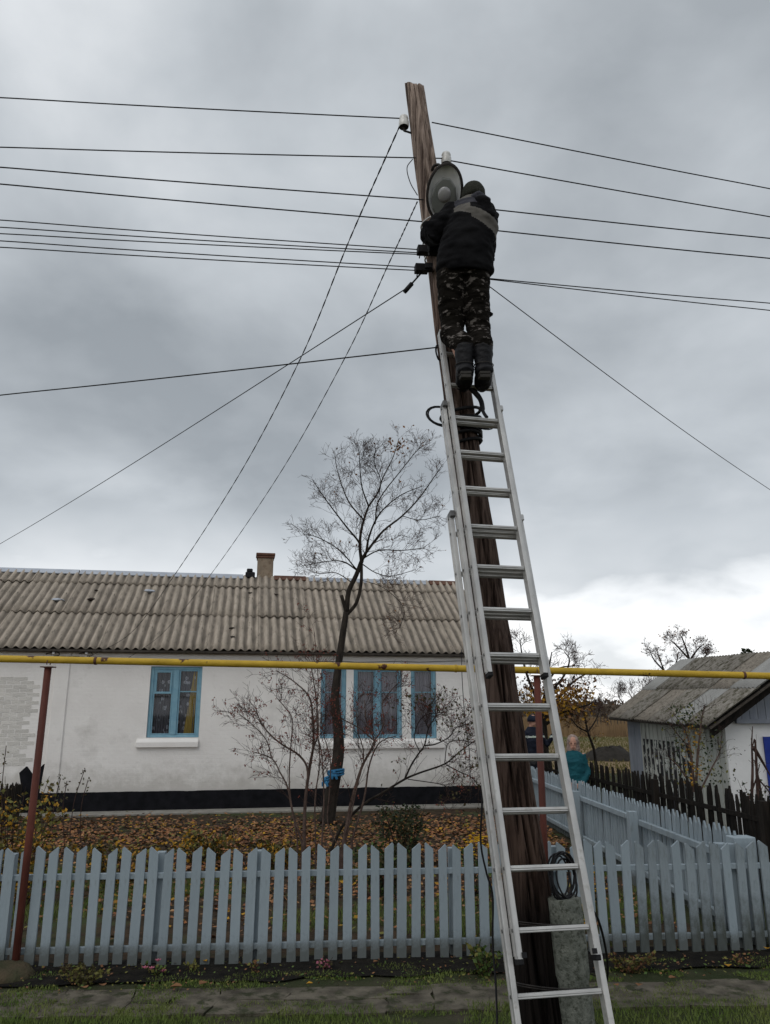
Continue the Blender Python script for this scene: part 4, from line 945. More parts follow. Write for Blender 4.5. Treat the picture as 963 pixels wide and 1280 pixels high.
def body_mesh(J, name, parent, glove=False, vox=.0075):
    """one continuous body from joints"""
    mb = MB(); f = J['fwd'].normalized(); sd_ = J['side'].normalized()
    h = J['head']; up = (h - J['neck']).normalized()
    # head: skull + jaw + nose + ears
    ct = h
    mb.ball(ct + up * .02 - f * .008, .076, .094, .105, 18, rot=Matrix((sd_, f, up)).transposed())
    mb.ball(ct - up * .055 + f * .022, .054, .064, .062, 14, rot=Matrix((sd_, f, up)).transposed())
    mb.tube([ct + f * .085 + up * .015, ct + f * .108 - up * .022, ct + f * .09 - up * .03], [.007, .013, .006], 7)
    mb.tube([ct + f * .083 - up * .055 - sd_ * .022, ct + f * .093 - up * .055, ct + f * .083 - up * .055 + sd_ * .022], [.004, .008, .004], 6)
    for s in (-1, 1): mb.ball(ct + sd_ * .078 * s - f * .008 - up * .005, .008, .018, .03, 8, rot=Matrix((sd_, f, up)).transposed())
    mb.tube([J['neck'] - up * .06, J['neck'], ct - up * .03], [.062, .055, .052], 12)
    hp_, ch_ = J['pelvis'], J['chest']; mid = (hp_ + ch_) / 2 + f * .01
    mb.tube([hp_ - V((0, 0, .09)), hp_, mid, ch_, J['neck'] - up * .05], [(.13, .09), (.16, .105), (.135, .095), (.165, .11), (.08, .07)], 16, side=sd_)
    for s in ('l', 'r'):
        sh, el, wr = J['sh_' + s], J['el_' + s], J['wr_' + s]
        mb.tube([ch_.lerp(sh, .6), sh, sh.lerp(el, .5), el, el.lerp(wr, .4), wr], [.07, .062, .05, .041, .042, .026], 10)
        hand(mb, wr, J['hd_' + s], J['hn_' + s], thumb=1 if s == 'l' else -1)
        hi, kn, an, toe = J['hip_' + s], J['kn_' + s], J['an_' + s], J['toe_' + s]
        mb.tube([hi + V((0, 0, .04)), hi, hi.lerp(kn, .5), kn, kn.lerp(an, .35), an], [.08, .085, .07, .052, .054, .034], 12)
        mb.tube([an - (toe - an).normalized() * .04 + V((0, 0, -.02)), an + V((0, 0, -.03)), toe.lerp(an, .3), toe], [.026, .036, .034, .02], 8)
    o = mb.build(name, M['skin'], parent); remesh(o, vox, 2); return o
def wrinkle(amp, fr, seed):
    return lambda co: amp * (noise.noise(V((co.x * fr, co.y * fr, co.z * fr * 1.9 + seed))) + .5 * noise.noise(V((co.x * fr * 2.3, co.y * fr * 2.3, co.z * fr * 5 + seed))))

# --- the worker on the ladder, back to us
man = thing('person', 'worker in dark jacket, camouflage trousers and cap standing on top of the ladder', 'person')
f = V((0, 1, 0)); sdv = V((1, 0, 0))
J = dict(fwd=V((-.25, .95, .1)), side=V((1, .2, 0)), head=V((.655, 4.96, 5.67)), neck=V((.645, 4.92, 5.56)), pelvis=V((.55, 4.84, 5.03)), chest=V((.63, 4.86, 5.38)),
         sh_l=V((.50, 4.88, 5.485)), el_l=V((.340, 4.88, 5.335)), wr_l=V((.36, 5.10, 5.44)), hd_l=V((.25, .8, .5)), hn_l=V((1, 0, 0)),
         sh_r=V((.745, 4.90, 5.46)), el_r=V((.735, 5.07, 5.25)), wr_r=V((.62, 5.20, 5.45)), hd_r=V((-.6, .3, .6)), hn_r=V((0, -1, .3)),
         hip_l=V((.47, 4.85, 4.98)), kn_l=V((.475, 4.96, 4.63)), an_l=V((.55, 4.90, 4.28)), toe_l=V((.555, 5.08, 4.22)),
         hip_r=V((.63, 4.85, 4.98)), kn_r=V((.66, 4.95, 4.63)), an_r=V((.68, 4.90, 4.28)), toe_r=V((.685, 5.08, 4.22)))
body_mesh(J, 'body', man)
mb = MB()
for s in ('l', 'r'):
    hi, kn, an = J['hip_' + s], J['kn_' + s], J['an_' + s]
    mb.tube([hi + V((0, 0, .12)), hi, hi.lerp(kn, .5), kn + V((0, 0, .03)), kn - V((0, 0, .07)), an + V((0, -.01, .17)), an + V((0, -.005, .12))],
            [(.10, .12), (.108, .125), (.098, .105), (.086, .09), (.084, .085), (.074, .075), (.055, .055)], 16, side=V((1, 0, 0)))
mb.tube([V((.555, 4.84, 4.93)), V((.555, 4.83, 5.0)), V((.56, 4.835, 5.12)), V((.57, 4.84, 5.2))], [(.13, .10), (.18, .13), (.175, .12), (.16, .1)], 18, side=V((1, 0, 0)))
tr = mb.build('trousers', M['camo'], man); remesh(tr, .009, 2, wrinkle(.011, 9, 3))
mb = MB()
mb.tube([V((.565, 4.835, 4.965)), V((.565, 4.83, 4.995)), V((.575, 4.83, 5.12)), V((.60, 4.83, 5.24)), V((.625, 4.84, 5.34)), V((.64, 4.86, 5.44)), V((.64, 4.88, 5.52)), V((.645, 4.91, 5.57)), V((.648, 4.92, 5.60))],
        [(.185, .14), (.207, .155), (.198, .16), (.188, .165), (.182, .165), (.172, .15), (.15, .13), (.09, .09), (.068, .075)], 22, side=V((1, .1, 0)))
for s, rr in (('l', (.085, .088, .088, .092, .084, .076, .052)), ('r', (.085, .09, .082, .08, .072, .065, .05))):
    sh, el, wr = J['sh_' + s], J['el_' + s], J['wr_' + s]; mb.tube([sh.lerp(J['chest'], .45) + V((0, 0, .05)), sh + V((0, 0, .01)), sh.lerp(el, .5), el, el.lerp(wr, .35), el.lerp(wr, .75), wr], rr, 14)
mb.ball(V((.57, 4.84, 5.50)), .08, .09, .055, 12); mb.ball(V((.72, 4.85, 5.49)), .08, .09, .055, 12)
jk = mb.build('jacket', [M['jacket'], M['jgrey'], M['jgrey2']], man); remesh(jk, .0085, 2, lambda co: wrinkle(.017, 6, 8)(co) + .008 * math.sin((co.z * .9 + co.x * .5 + .05 * noise.noise(co * 6)) * 62) * max(0, noise.noise(co * 4 + V((3, 1, 7))) + .25))
for p_ in jk.data.polygons:
    c = p_.center; x, z = c.x, c.z; yoke = 5.40 + .045 * math.sin((x - .55) * 14) 
    if c.y < 4.93:
        if .49 < x < .60 and 5.385 + (.60 - x) * .5 - .03 < z < 5.47: p_.material_index = 1
        elif x >= .60 and 5.33 - (x - .60) * .55 < z < 5.42 - (x - .60) * .35: p_.material_index = 1
        elif .50 < x < .72 and z >= 5.47: p_.material_index = 2
        if .53 < x and z > 5.535: p_.material_index = 1
# hood folded on the back
mb = MB(); mb.ball(V((.70, 4.745, 5.455)), .062, .05, .085, 14, rot=Matrix.Rotation(-.45, 3, 'Y')); mb.ball(V((.735, 4.75, 5.40)), .05, .045, .055, 12); mb.tube([V((.60, 4.80, 5.56)), V((.665, 4.76, 5.55)), V((.74, 4.79, 5.52))], [.028, .042, .03], 10)
hd = mb.build('hood', [M['jacket'], M['jgrey2']], man); remesh(hd, .009, 2, wrinkle(.012, 9, 1))
for p_ in hd.data.polygons:
    if p_.center.z > 5.525: p_.material_index = 1
mb = MB(); hc = J['head'] + V((0, -.005, .03)); 
mb.tube([hc + V((0, -.01, -.055)), hc + V((0, -.01, -.03)), hc + V((0, -.006, .02)), hc + V((0, 0, .06)), hc + V((0, 0, .085)), hc + V((0, 0, .094))], [(.084, .10), (.089, .104), (.088, .102), (.072, .084), (.04, .048), (.004, .004)], 20, side=V((1, 0, 0)))
mb.tube([hc + V((0, .09, -.02)), hc + V((0, .15, -.03))], [(.06, .008), (.05, .005)], 12, side=V((1, 0, 0)))
mb.build('cap', M['cap'], man, True)
for s in ('l', 'r'):
    an, toe = J['an_' + s], J['toe_' + s]; mb = MB(); zs = 4.195
    mb.tube([an + V((0, -.004, .17)), an + V((0, -.004, .165)), an + V((0, -.004, .10)), an + V((0, -.004, .04)), an + V((0, .0, -.02)), an + V((0, .01, -.06))], [.052, .070, .068, .060, .063, .060], 16)
    mb.tube([an + V((0, -.075, -.045)), an + V((0, -.06, -.035)), an + V((0, 0, -.025)), toe + V((0, -.08, .005)), toe + V((0, -.01, -.005)), toe + V((0, .03, -.012))], [(.04, .025), (.060, .042), (.062, .052), (.062, .040), (.054, .030), (.025, .014)], 14, side=V((1, 0, 0)))
    b = mb.build('boot', M['boot'], man); remesh(b, .007, 2, wrinkle(.004, 25, 2))
    mb = MB(); out_ = [(-.036, -.08), (.036, -.08), (.046, -.03), (.040, .03), (.052, .10), (.04, .185), (0, .215), (-.04, .185), (-.052, .10), (-.040, .03), (-.046, -.03)]
    mb.prism([V((an.x + x, an.y + y, zs + .012)) for x, y in out_], V((0, 0, .022))); mb.prism([V((an.x + x * .95, an.y + y, zs - .014)) for x, y in out_[:3] + out_[-1:]], V((0, 0, .0255))); bevel(mb.build('boot_sole', M['sole'], b), .004)
    mb = MB(); 
    for q in (.155, .02): 
        pts_ = [an + V((math.cos(a_) * .067, -.004 + math.sin(a_) * .067, q)) for a_ in [k * math.pi / 10 for k in range(21)]]; mb.tube(pts_, .0035, 5)
    mb.build('boot_strap', M['blackiron'], b, True)
mb = MB(); p = atY(611, 384, 4.93); mb.prism([p + V((-.03, 0, .05)), p + V((.035, 0, 0)), p + V((-.03, 0, -.05))], V((0, .03, 0))); bevel(mb.build('pocket_flap', M['jacket'], man), .005)
offset(man, V((.6, 4.95, 4.19))); man.location.z -= .048

# --- woman in the teal coat
def standing(base, head_z, yaw, arm_l, arm_r, width=1.0):
    f_ = V((math.sin(yaw), -math.cos(yaw), 0)); s_ = V((-f_.y, f_.x, 0)) * -1; s_ = V((f_.y, -f_.x, 0)) * -1
    s_ = f_.cross(V((0, 0, 1)))
    k = head_z / 1.60; b = V(base); u_ = V((0, 0, 1))
    P = lambda x, y, z: b + s_ * x * k + f_ * y * k + u_ * z * k
    d = dict(fwd=f_, side=s_, head=P(0, .02, 1.50), neck=P(0, 0, 1.38), pelvis=P(0, 0, .90), chest=P(0, .0, 1.20))
    for s, sg in (('l', -1), ('r', 1)):
        arm = arm_l if s == 'l' else arm_r
        d['sh_' + s] = P(.17 * sg * width, 0, 1.31); d['el_' + s] = P(*arm[0]); d['wr_' + s] = P(*arm[1]); d['hd_' + s] = s_ * arm[2][0] + f_ * arm[2][1] + u_ * arm[2][2]; d['hn_' + s] = f_
        d['hip_' + s] = P(.09 * sg, 0, .86); d['kn_' + s] = P(.09 * sg, .02, .48); d['an_' + s] = P(.09 * sg, -.02, .09); d['toe_' + s] = P(.11 * sg, .16, .04)
    return d, P, s_, f_, k
wb = atY(716, 922, 13.0); wz_ = wb.z
wom = thing('person', 'woman in teal coat standing in the alley behind the side fence', 'person')
Jw, P, s_, f_, k = standing((wb.x, 13.0, 0), wz_, R(-12), ((-.215, -.02, 1.05), (-.13, .13, .88), (.6, .3, -.3)), ((.215, -.02, 1.05), (.13, .13, .88), (-.6, .3, -.3)), .8)
body_mesh(Jw, 'body', wom, vox=.009)
mb = MB()
mb.tube([P(0, 0, .62), P(0, 0, .70), P(0, 0, .86), P(0, .01, 1.05), P(0, .01, 1.22), P(0, 0, 1.33), P(0, 0, 1.40)], [(.19, .15), (.195, .155), (.185, .15), (.165, .14), (.17, .14), (.14, .11), (.075, .07)], 20, side=s_)
for s in ('l', 'r'):
    mb.tube([Jw['chest'].lerp(Jw['sh_' + s], .5), Jw['sh_' + s], Jw['el_' + s], Jw['el_' + s].lerp(Jw['wr_' + s], .6), Jw['wr_' + s]], [.06, .066, .056, .052, .046], 12)
co = mb.build('coat', M['teal'], wom); remesh(co, .012, 2, wrinkle(.014, 8, 5))
mb = MB(); h = Jw['head']; up = V((0, 0, 1)); mb.ball(h - f_ * .016 + up * .040, .098, .100, .107, 16)
mb.tube([h - f_ * .02 + up * .12, h - f_ * .02 + up * .10, h - f_ * .02 + up * .04, h - f_ * .03 - up * .05, h - f_ * .04 - up * .14, h - f_ * .05 - up * .24, h - f_ * .05 - up * .27], [(.02, .03), (.07, .08), (.098, .088), (.105, .08), (.115, .075), (.12, .06), (.09, .03)], 16, side=s_)
hr = mb.build('hair', M['hair'], wom); remesh(hr, .01, 1, wrinkle(.01, 14, 5))
mb = MB()
for s in (-1, 1): mb.ball(h + f_ * .082 + s_ * .03 * s + up * .012, .011, .008, .007, 8)
mb.build('eyes', M['poledark'], wom, True)
mb = MB(); mb.tube([h + f_ * .092 - up * .055 - s_ * .02, h + f_ * .1 - up * .055, h + f_ * .092 - up * .055 + s_ * .02], [.002, .0035, .002], 6); mb.build('lips', M['berry'], wom, True)
for s in ('l', 'r'):
    mb = MB(); mb.tube([Jw['hip_' + s], Jw['kn_' + s], Jw['an_' + s] + up * .02], [.10, .075, .055], 10); mb.build('trouser_leg', M['jeans'], wom, True)
    mb = MB(); a_, t_2 = Jw['an_' + s], Jw['toe_' + s]; mb.tube([a_ - f_ * .06 + up * -.03, a_ + up * -.01, t_2 + up * .01, t_2 + f_ * .04], [.035, .05, .042, .02], 10); mb.build('shoe', M['boot'], wom, True)
offset(wom, V((wb.x, 13.0, 0)))
# --- second onlooker, mostly behind the pole
nb_ = atY(664, 893, 15.8)
nav = thing('person', 'person in dark navy jacket with reflective stripe, mostly hidden behind the pole', 'person')
Jn, P, s_, f_, k = standing((nb_.x, 15.8, 0), 1.86, R(35), ((-.30, .05, 1.12), (-.36, .22, 1.32), (-.1, .4, .9)), ((.28, 0, 1.06), (.22, .12, .86), (-.5, .5, -.2)))
body_mesh(Jn, 'body', nav, vox=.010)
mb = MB(); mb.tube([P(0, 0, .74), P(0, 0, .82), P(0, 0, 1.0), P(0, .01, 1.2), P(0, 0, 1.33), P(0, 0, 1.41)], [(.20, .15), (.21, .155), (.20, .15), (.215, .15), (.18, .12), (.08, .075)], 20, side=s_)
for s in ('l', 'r'): mb.tube([Jn['chest'].lerp(Jn['sh_' + s], .5), Jn['sh_' + s], Jn['el_' + s], Jn['wr_' + s]], [.07, .082, .07, .055], 12)
jn = mb.build('jacket', [M['navy'], M['reflect']], nav); remesh(jn, .012, 2, wrinkle(.012, 8, 2))
zt_ = P(0, 0, 1.245).z
for p_ in jn.data.polygons:
    if abs(p_.center.z - zt_) < .018: p_.material_index = 1
h = Jn['head']; mb = MB(); mb.tube([h + up * -.01, h + up * .04, h + up * .10, h + up * .125], [(.088, .1), (.092, .105), (.06, .07), (.01, .01)], 16, side=s_); mb.build('cap', M['navy'], nav, True)
mb = MB()
for s in ('l', 'r'): hand(mb, Jn['wr_' + s], Jn['hd_' + s], Jn['hn_' + s], 1.08, thumb=1 if s == 'l' else -1)
gl = mb.build('gloves', M['glove'], nav); remesh(gl, .007, 1)
for v in gl.data.vertices: v.co += v.normal * .006
for s in ('l', 'r'):
    mb = MB(); mb.tube([Jn['hip_' + s], Jn['kn_' + s], Jn['an_' + s] + up * .02], [.11, .085, .065], 10); mb.build('trouser_leg', M['navy'], nav, True)
    mb = MB(); a_, t_2 = Jn['an_' + s], Jn['toe_' + s]; mb.tube([a_ - f_ * .06 + up * -.03, a_ + up * -.01, t_2 + up * .01, t_2 + f_ * .04], [.035, .05, .042, .02], 10); mb.build('boot', M['boot'], nav, True)
offset(nav, V((nb_.x, 15.8, 0)))

# ------------------------------------------------------------------ trees and shrubs
def branchlets(mb, path, r0, r1, n, ln, lvl, up=.25, spread=.9, tmin=.12, tips=None, sides=3, kid=5, droop=0, rmin=.0016):
    m = len(path)
    for _ in range(n):
        t = tmin + (1 - tmin) * rnd.random() ** .8; i = min(m - 2, int(t * (m - 1))); p = path[i].lerp(path[i + 1], t * (m - 1) - i); tg = (path[i + 1] - path[i]).normalized()
        q = rv(); q = (q - tg * q.dot(tg)); 
        if q.length < .01: continue
        d = (tg * .75 + q.normalized() * spread + V((0, 0, up))).normalized(); L_ = ln * rnd.uniform(.45, 1.15) * (1 - .35 * t); r = max(rmin, lerp(r0, r1, t) * .5)
        pts_ = [p]; dd = d.copy(); k = 4
        for j in range(k):
            dd = (dd + rv(.22) + V((0, 0, .08 * up - droop))).normalized(); pts_.append(pts_[-1] + dd * L_ / k)
        mb.tube(pts_, [max(rmin * .7, r * (1 - .75 * j / k)) for j in range(k + 1)], sides, cap=False)
        if tips is not None and lvl == 0: tips.append((pts_[-1], dd)); tips.append((pts_[2], dd))
        if lvl > 0: branchlets(mb, pts_, r, r * .4, rnd.randint(kid - 2, kid), ln * .55, lvl - 1, up, spread, .2, tips, sides, kid, droop, rmin)
def limb(pxs, Y, jit, Yend=None):
    n = len(pxs); Ye = Y + rnd.uniform(-jit, jit) if Yend is None else Yend
    return smoothpath([atY(px, py, lerp(Y, Ye, k / max(1, n - 1))) for k, (px, py) in enumerate(pxs)], 4)
# main bare tree
YT = 14.6
tree = thing('bare_tree', 'tall nearly leafless tree with dark trunk in front of the house roof', 'tree')
mt = MB(); tp = limb([(408, 1034), (416, 985), (423, 945), (423, 912), (419, 880), (421, 850), (427, 805), (433, 765)], YT, 0, YT)
n = len(tp); rr = [lerp(.140, .054, (k / (n - 1)) ** .7) for k in range(n)]; rr[0] = .24
rr = [r * (1 + .12 * noise.noise(V((k * .5, 2, 2)))) for k, r in enumerate(rr)]
mt.tube(tp, rr, 14)
stems = [([(433, 768), (436, 740), (445.5, 719), (452.7, 700)], .05, .042), ([(434, 768), (445.5, 754), (451.5, 730), (452, 705)], .035, .03), ([(434, 768), (431, 758), (427, 744)], .036, .034)]
for s_px, a, b in stems:
    q = limb(s_px, YT, 0.02); mt.tube(q, [lerp(a, b, k / (len(q) - 1)) for k in range(len(q))], 9)
mc = MB(); tips = []
limbs = [([(452, 702), (450, 683), (451.5, 664), (456, 647), (461, 633), (472, 617), (479, 597), (491, 573), (499, 548)], .05, .3),
         ([(453, 700), (457.5, 692), (461, 673), (469, 652), (481, 635), (503, 618), (530, 607)], .042, -.8),
         ([(453, 698), (460, 688), (479, 664), (503, 645), (524, 623), (541, 599), (554, 580)], .046, .5),
         ([(450, 690), (449, 678), (433.6, 659), (419, 640), (405, 621), (391, 600)], .036, -.5),
         ([(455, 650), (438, 630), (429, 611), (421.6, 587), (419, 571)], .026, .8), ([(461, 633), (452.7, 609), (450, 582.5), (449, 560)], .024, -.6),
         ([(445.5, 712), (429, 702), (407, 702), (376, 708)], .024, .4), ([(452.7, 699), (474, 688), (503, 688), (530, 685)], .022, -.5),
         ([(453, 705), (470, 716), (490, 720), (520, 712)], .016, .9), ([(474, 618), (476, 600), (468, 578), (470, 560)], .016, -.9),
         ([(469, 655), (474, 625), (500, 590), (520, 565), (530, 556)], .022, .9), ([(446, 712), (425, 688), (398, 672), (380, 668)], .02, -.9),
         ([(440, 728), (420, 716), (400, 717), (385, 712)], .014, .9), ([(452, 725), (480, 735), (505, 760), (500, 785)], .008, -.3), ([(503, 645), (525, 650), (550, 645)], .012, .5)]
for px_, r0, dy in limbs:
    q = limb(px_, YT, 0, YT + dy); m = len(q); mt.tube(q, [lerp(r0 * .72, .006, (k / (m - 1)) ** .8) for k in range(m)], 7, cap=False)
    branchlets(mc, q, r0 * .35, .005, 26, .56, 2, up=.25, spread=.8, tips=tips, kid=4, rmin=.0032)
for (p, d) in tips:
    if rnd.random() < .02: mc.cur = 1; mc.leaf(p, rnd.uniform(.03, .07), (d + rv(.8)).normalized())
    mc.cur = 0
for _ in range(60):
    p = atY(rnd.gauss(497, 10), rnd.gauss(556, 10), YT + .3 + rnd.uniform(-.3, .3)); mc.cur = 1; mc.leaf(p, rnd.uniform(.05, .09))
mc.cur = 0
mt.build('trunk', M['bark'], tree, True); mc.build('crown', [M['twig'], M['dry_leaf']], tree)
for (px, py) in ((423, 965), (408, 973)):
    mb = MB(); zz = atY(px, py, YT).z; cx0 = min(tp, key=lambda q: abs(q.z - zz)) if px > 415 else atY(px, py, YT - .25); rb = .135 if px > 415 else .035
    for q in range(3): mb.tube([V((cx0.x + math.cos(a_) * (rb + .008), cx0.y + math.sin(a_) * (rb + .008), zz + .028 * (q - 1) + .02 * math.sin(a_ + q))) for a_ in [k * math.pi / 8 for k in range(17)]], .019, 6)
    kn_ = V((cx0.x - .02, cx0.y - rb - .02, zz)); mb.ball(kn_, .035, .03, .03, 8)
    for q in (-1, 1): mb.tube([kn_, kn_ + V((.03 * q, -.02, -.05)), kn_ + V((.045 * q + .01, -.015, -.11))], [(.012, .008), (.026, .006), (.018, .004)], 6)
    mb.build('cloth_tie', M['bluerag'], tree)
mb = MB(); mb.tube([tp[8] + V((math.cos(a_) * .2, math.sin(a_) * .2, .0)) for a_ in [k * math.pi / 8 for k in range(17)]], .008, 4)
offset(tree, tp[0])
# shrubs with long bare stems behind the fence
def shrub(name, label, stems, Y, m, ground=None, berries=0, dens=9, ln=.5, leaf=None, leaves=0, rmin=.0022, cat='shrub'):
    root = thing(name, label, cat); ms, mcr = MB(), MB(); tips = []
    for px_, r0, dy in stems:
        q = limb(px_, Y, 0, Y + dy); g = V((q[0].x, q[0].y, 0)); q = [g] + q if px_[0][1] >= 1048 else q
        mm = len(q); ms.tube(q, [lerp(r0 * .72, .005, k / (mm - 1)) for k in range(mm)], 7, cap=False)
        branchlets(mcr, q, r0 * .4, .005, dens, ln, 2 if Y < 11 else 1, up=.3, tips=tips, kid=4, tmin=.25, rmin=rmin)
    for (p, d) in tips:
        if rnd.random() < berries:
            mcr.cur = 1
            for _ in range(rnd.randint(1, 3)): mcr.ball(p + rv(.018) - V((0, 0, .015)), .008, n=5)
        if leaf and rnd.random() < leaves: mcr.cur = 2; mcr.leaf(p, rnd.uniform(.03, .06), (d + rv(.9)).normalized())
        mcr.cur = 0
    ms.build('stems', m, root, True); mcr.build('crown', [M['twig'], M['berry'], M[leaf] if leaf else M['berry']], root)
    offset(root, V((limb(stems[0][0], Y, 0, Y)[0].x, Y, 0))); return root
shrub('bare_shrub', 'left bare shrub with upright grey stems and dried red berries behind the fence',
      [([(380, 1060), (382, 1000), (388, 955), (392, 930), (391, 895), (386, 870), (365, 850), (345, 838)], .032, .2), ([(381, 1010), (385, 965), (375, 945), (352, 930), (335, 915), (325, 900), (320, 885)], .022, -.2),
       ([(378, 1055), (366, 1015), (360, 985), (350, 965), (340, 948), (318, 940)], .02, .3), ([(392, 935), (398, 915), (396, 880), (392, 850), (388, 828)], .014, -.3), ([(372, 1050), (362, 985), (364, 930), (366, 900), (357, 885), (346, 872)], .014, .4),
       ([(395, 1060), (394, 1000), (400, 950), (396, 900), (398, 850), (393, 790)], .013, 0), ([(340, 948), (333, 925), (318, 908), (300, 893)], .01, .2), ([(402, 1060), (405, 1000), (403, 950), (399, 925)], .016, .2)], 9.6, M['bark_lt'], berries=.16, dens=17, ln=.46)
shrub('bare_shrub', 'middle bare shrub with leaning forked stems in front of the triple window',
      [([(428, 1062), (436, 1020), (440, 1000), (452, 960), (465, 935), (468, 925), (458, 900), (456, 875)], .036, .2), ([(440, 1050), (455, 1000), (461, 960), (470, 935), (480, 925), (495, 920)], .02, -.3), ([(468, 926), (452, 912), (440, 905), (425, 898), (405, 893)], .013, .3),
       ([(425, 1060), (410, 1030), (412, 990), (413, 950), (404, 915), (402, 890)], .012, .2), ([(432, 1055), (445, 990), (455, 945), (447, 910), (445, 870)], .012, -.2), ([(466, 930), (480, 905), (478, 880), (490, 862), (498, 855)], .012, .2)], 9.9, M['bark_lt'], berries=.12, dens=16, ln=.46)
shrub('bare_shrub', 'right bare shrub with dark branches spreading low towards the ladder',
      [([(415, 1060), (430, 1030), (455, 1005), (480, 990), (506, 974), (525, 966), (556, 955), (572, 942), (588, 930), (600, 922)], .03, .2), ([(506, 974), (515, 955), (525, 940), (531, 931), (536, 910), (545, 895), (548, 885)], .018, .1), ([(531, 932), (545, 930), (562, 921), (570, 910), (585, 905)], .013, -.2),
       ([(558, 956), (575, 965), (590, 972), (600, 985)], .01, -.3), ([(525, 940), (518, 920), (530, 895), (560, 890)], .009, .3), ([(556, 955), (560, 930), (575, 925), (598, 930)], .008, .3), ([(536, 910), (533, 905), (533, 900)], .012, 0), ([(510, 974), (550, 980), (560, 985)], .008, 0)], 10.2, M['bark'], berries=.07, dens=17, ln=.46, leaf='rust_leaf', leaves=.14)
# leafy plants
def leafy(name, label, cat, c, rx, ry, h, n, size, mats, stems=8, group=None, flowers=0, fm=None, fs=.02, base=0.0):
    root = thing(name, label, cat, group, loc=tuple(c)); c = V(c); ms, ml = MB(), MB()
    for _ in range(stems):
        a = rnd.uniform(0, 6.28); r = rnd.random() ** .5; e = V((math.cos(a) * rx * r, math.sin(a) * ry * r, h * rnd.uniform(.6, 1.0))); b = V((e.x * .25, e.y * .25, 0)); mid_ = b.lerp(e, .55) + V((0, 0, h * .1)) + rv(.02 * h)
        p_ = smoothpath([b, mid_, e], 4); ms.tube(p_, [max(.0018, .006 * h ** .5 * (1 - .7 * k / 8)) for k in range(len(p_))], 4, cap=False)
        for _ in range(n // stems):
            t = base + (1 - base) * rnd.random(); i = min(len(p_) - 2, int(t * (len(p_) - 1))); q = p_[i] + rv(.09 * (rx + h) * .5); q.z = max(.01, q.z)
            ml.cur = rnd.randrange(len(mats)); ml.leaf(q, size * rnd.uniform(.6, 1.3), V((rnd.gauss(0, 1), rnd.gauss(0, 1), rnd.gauss(.3, .6))).normalized())
    ms.build('stems', M['twig'], root); ml.build('leaves', [M[m] for m in mats], root)
    if flowers:
        mf = MB()
        for _ in range(flowers):
            a = rnd.uniform(0, 6.28); r = rnd.random() ** .5; p = V((math.cos(a) * rx * r, math.sin(a) * ry * r, h * (1.02 - .35 * r * r) + rnd.uniform(-.03, .03)))
            for k in range(7):
                b = 6.28 * k / 7; mf.leaf(p, fs, V((math.cos(b), math.sin(b), .45)).normalized(), V((0, 0, 1)))
            mf.ball(p + V((0, 0, fs * .2)), fs * .35, n=5)
        mf.build('blossom', M[fm], root, kind='stuff')
    return root
g_ = lambda px, py: atZ(px, py, 0)
gp_ = 'small plants along the fence foot'
leafy('low_shrub', 'bushy olive-brown clump at the fence foot near the left post', 'plant', g_(105, 1232), .22, .12, .16, 420, .03, ['rust_leaf', 'olive_leaf'], 18, gp_)
leafy('flower_plant', 'small plant with pink blossoms in the soil strip', 'plant', g_(192, 1222), .12, .07, .09, 60, .035, ['olive_leaf', 'grn_leaf'], 8, gp_, 4, 'pink', .03)
leafy('low_plant', 'tiny yellowish seedling in dark soil just right of the pink flowers', 'plant', g_(240, 1216), .09, .06, .08, 40, .03, ['olive_leaf'], 6, gp_)
leafy('low_plant', 'small reddish weed against the fence, left of its middle', 'plant', g_(405, 1214), .10, .05, .10, 60, .028, ['rust_leaf', 'pink'], 8, gp_)
leafy('low_plant', 'tiny pale weed left of the reddish weed', 'plant', g_(320, 1218), .06, .05, .10, 36, .028, ['olive_leaf', 'dry_leaf'], 6, gp_)
leafy('green_plant', 'fresh green leafy plant at the fence foot just left of the ladder', 'plant', g_(607, 1222), .15, .1, .24, 260, .045, ['grn_leaf', 'grn_leaf', 'olive_leaf'], 14, gp_)
leafy('low_shrub', 'rusty brown low bush right of the ladder foot', 'plant', g_(785, 1216), .24, .12, .14, 420, .03, ['rust_leaf', 'dry_leaf', 'olive_leaf'], 18, gp_)
leafy('low_plant', 'small pale weed at the fence foot under the right pickets', 'plant', g_(925, 1208), .14, .07, .10, 60, .03, ['dry_leaf', 'olive_leaf'], 8, gp_)
leafy('chrysanthemum', 'clump of yellow chrysanthemums behind the fence left of the ladder', 'flowers', V((1.02, 9.1, 0)), .26, .2, .60, 260, .05, ['dkgrn_leaf', 'grn_leaf'], 14, None, 80, 'flower', .030)
leafy('chrysanthemum', 'yellow flowers behind the pickets right of the concrete stub', 'flowers', V((2.0, 8.1, 0)), .16, .12, .42, 90, .045, ['dkgrn_leaf', 'grn_leaf'], 10, None, 26, 'flower', .026)
leafy('rose_bush', 'dark green leafy bush among the bare shrub stems', 'shrub', V((.28, 10.6, 0)), .45, .3, .85, 1500, .05, ['dkgrn_leaf', 'dkgrn_leaf', 'rust_leaf'], 22)
leafy('rose_bush', 'low dark green bush just behind the fence, right of the bare stems', 'shrub', V((-.02, 9.0, 0)), .4, .3, .62, 1100, .05, ['dkgrn_leaf', 'grn_leaf', 'rust_leaf'], 18)
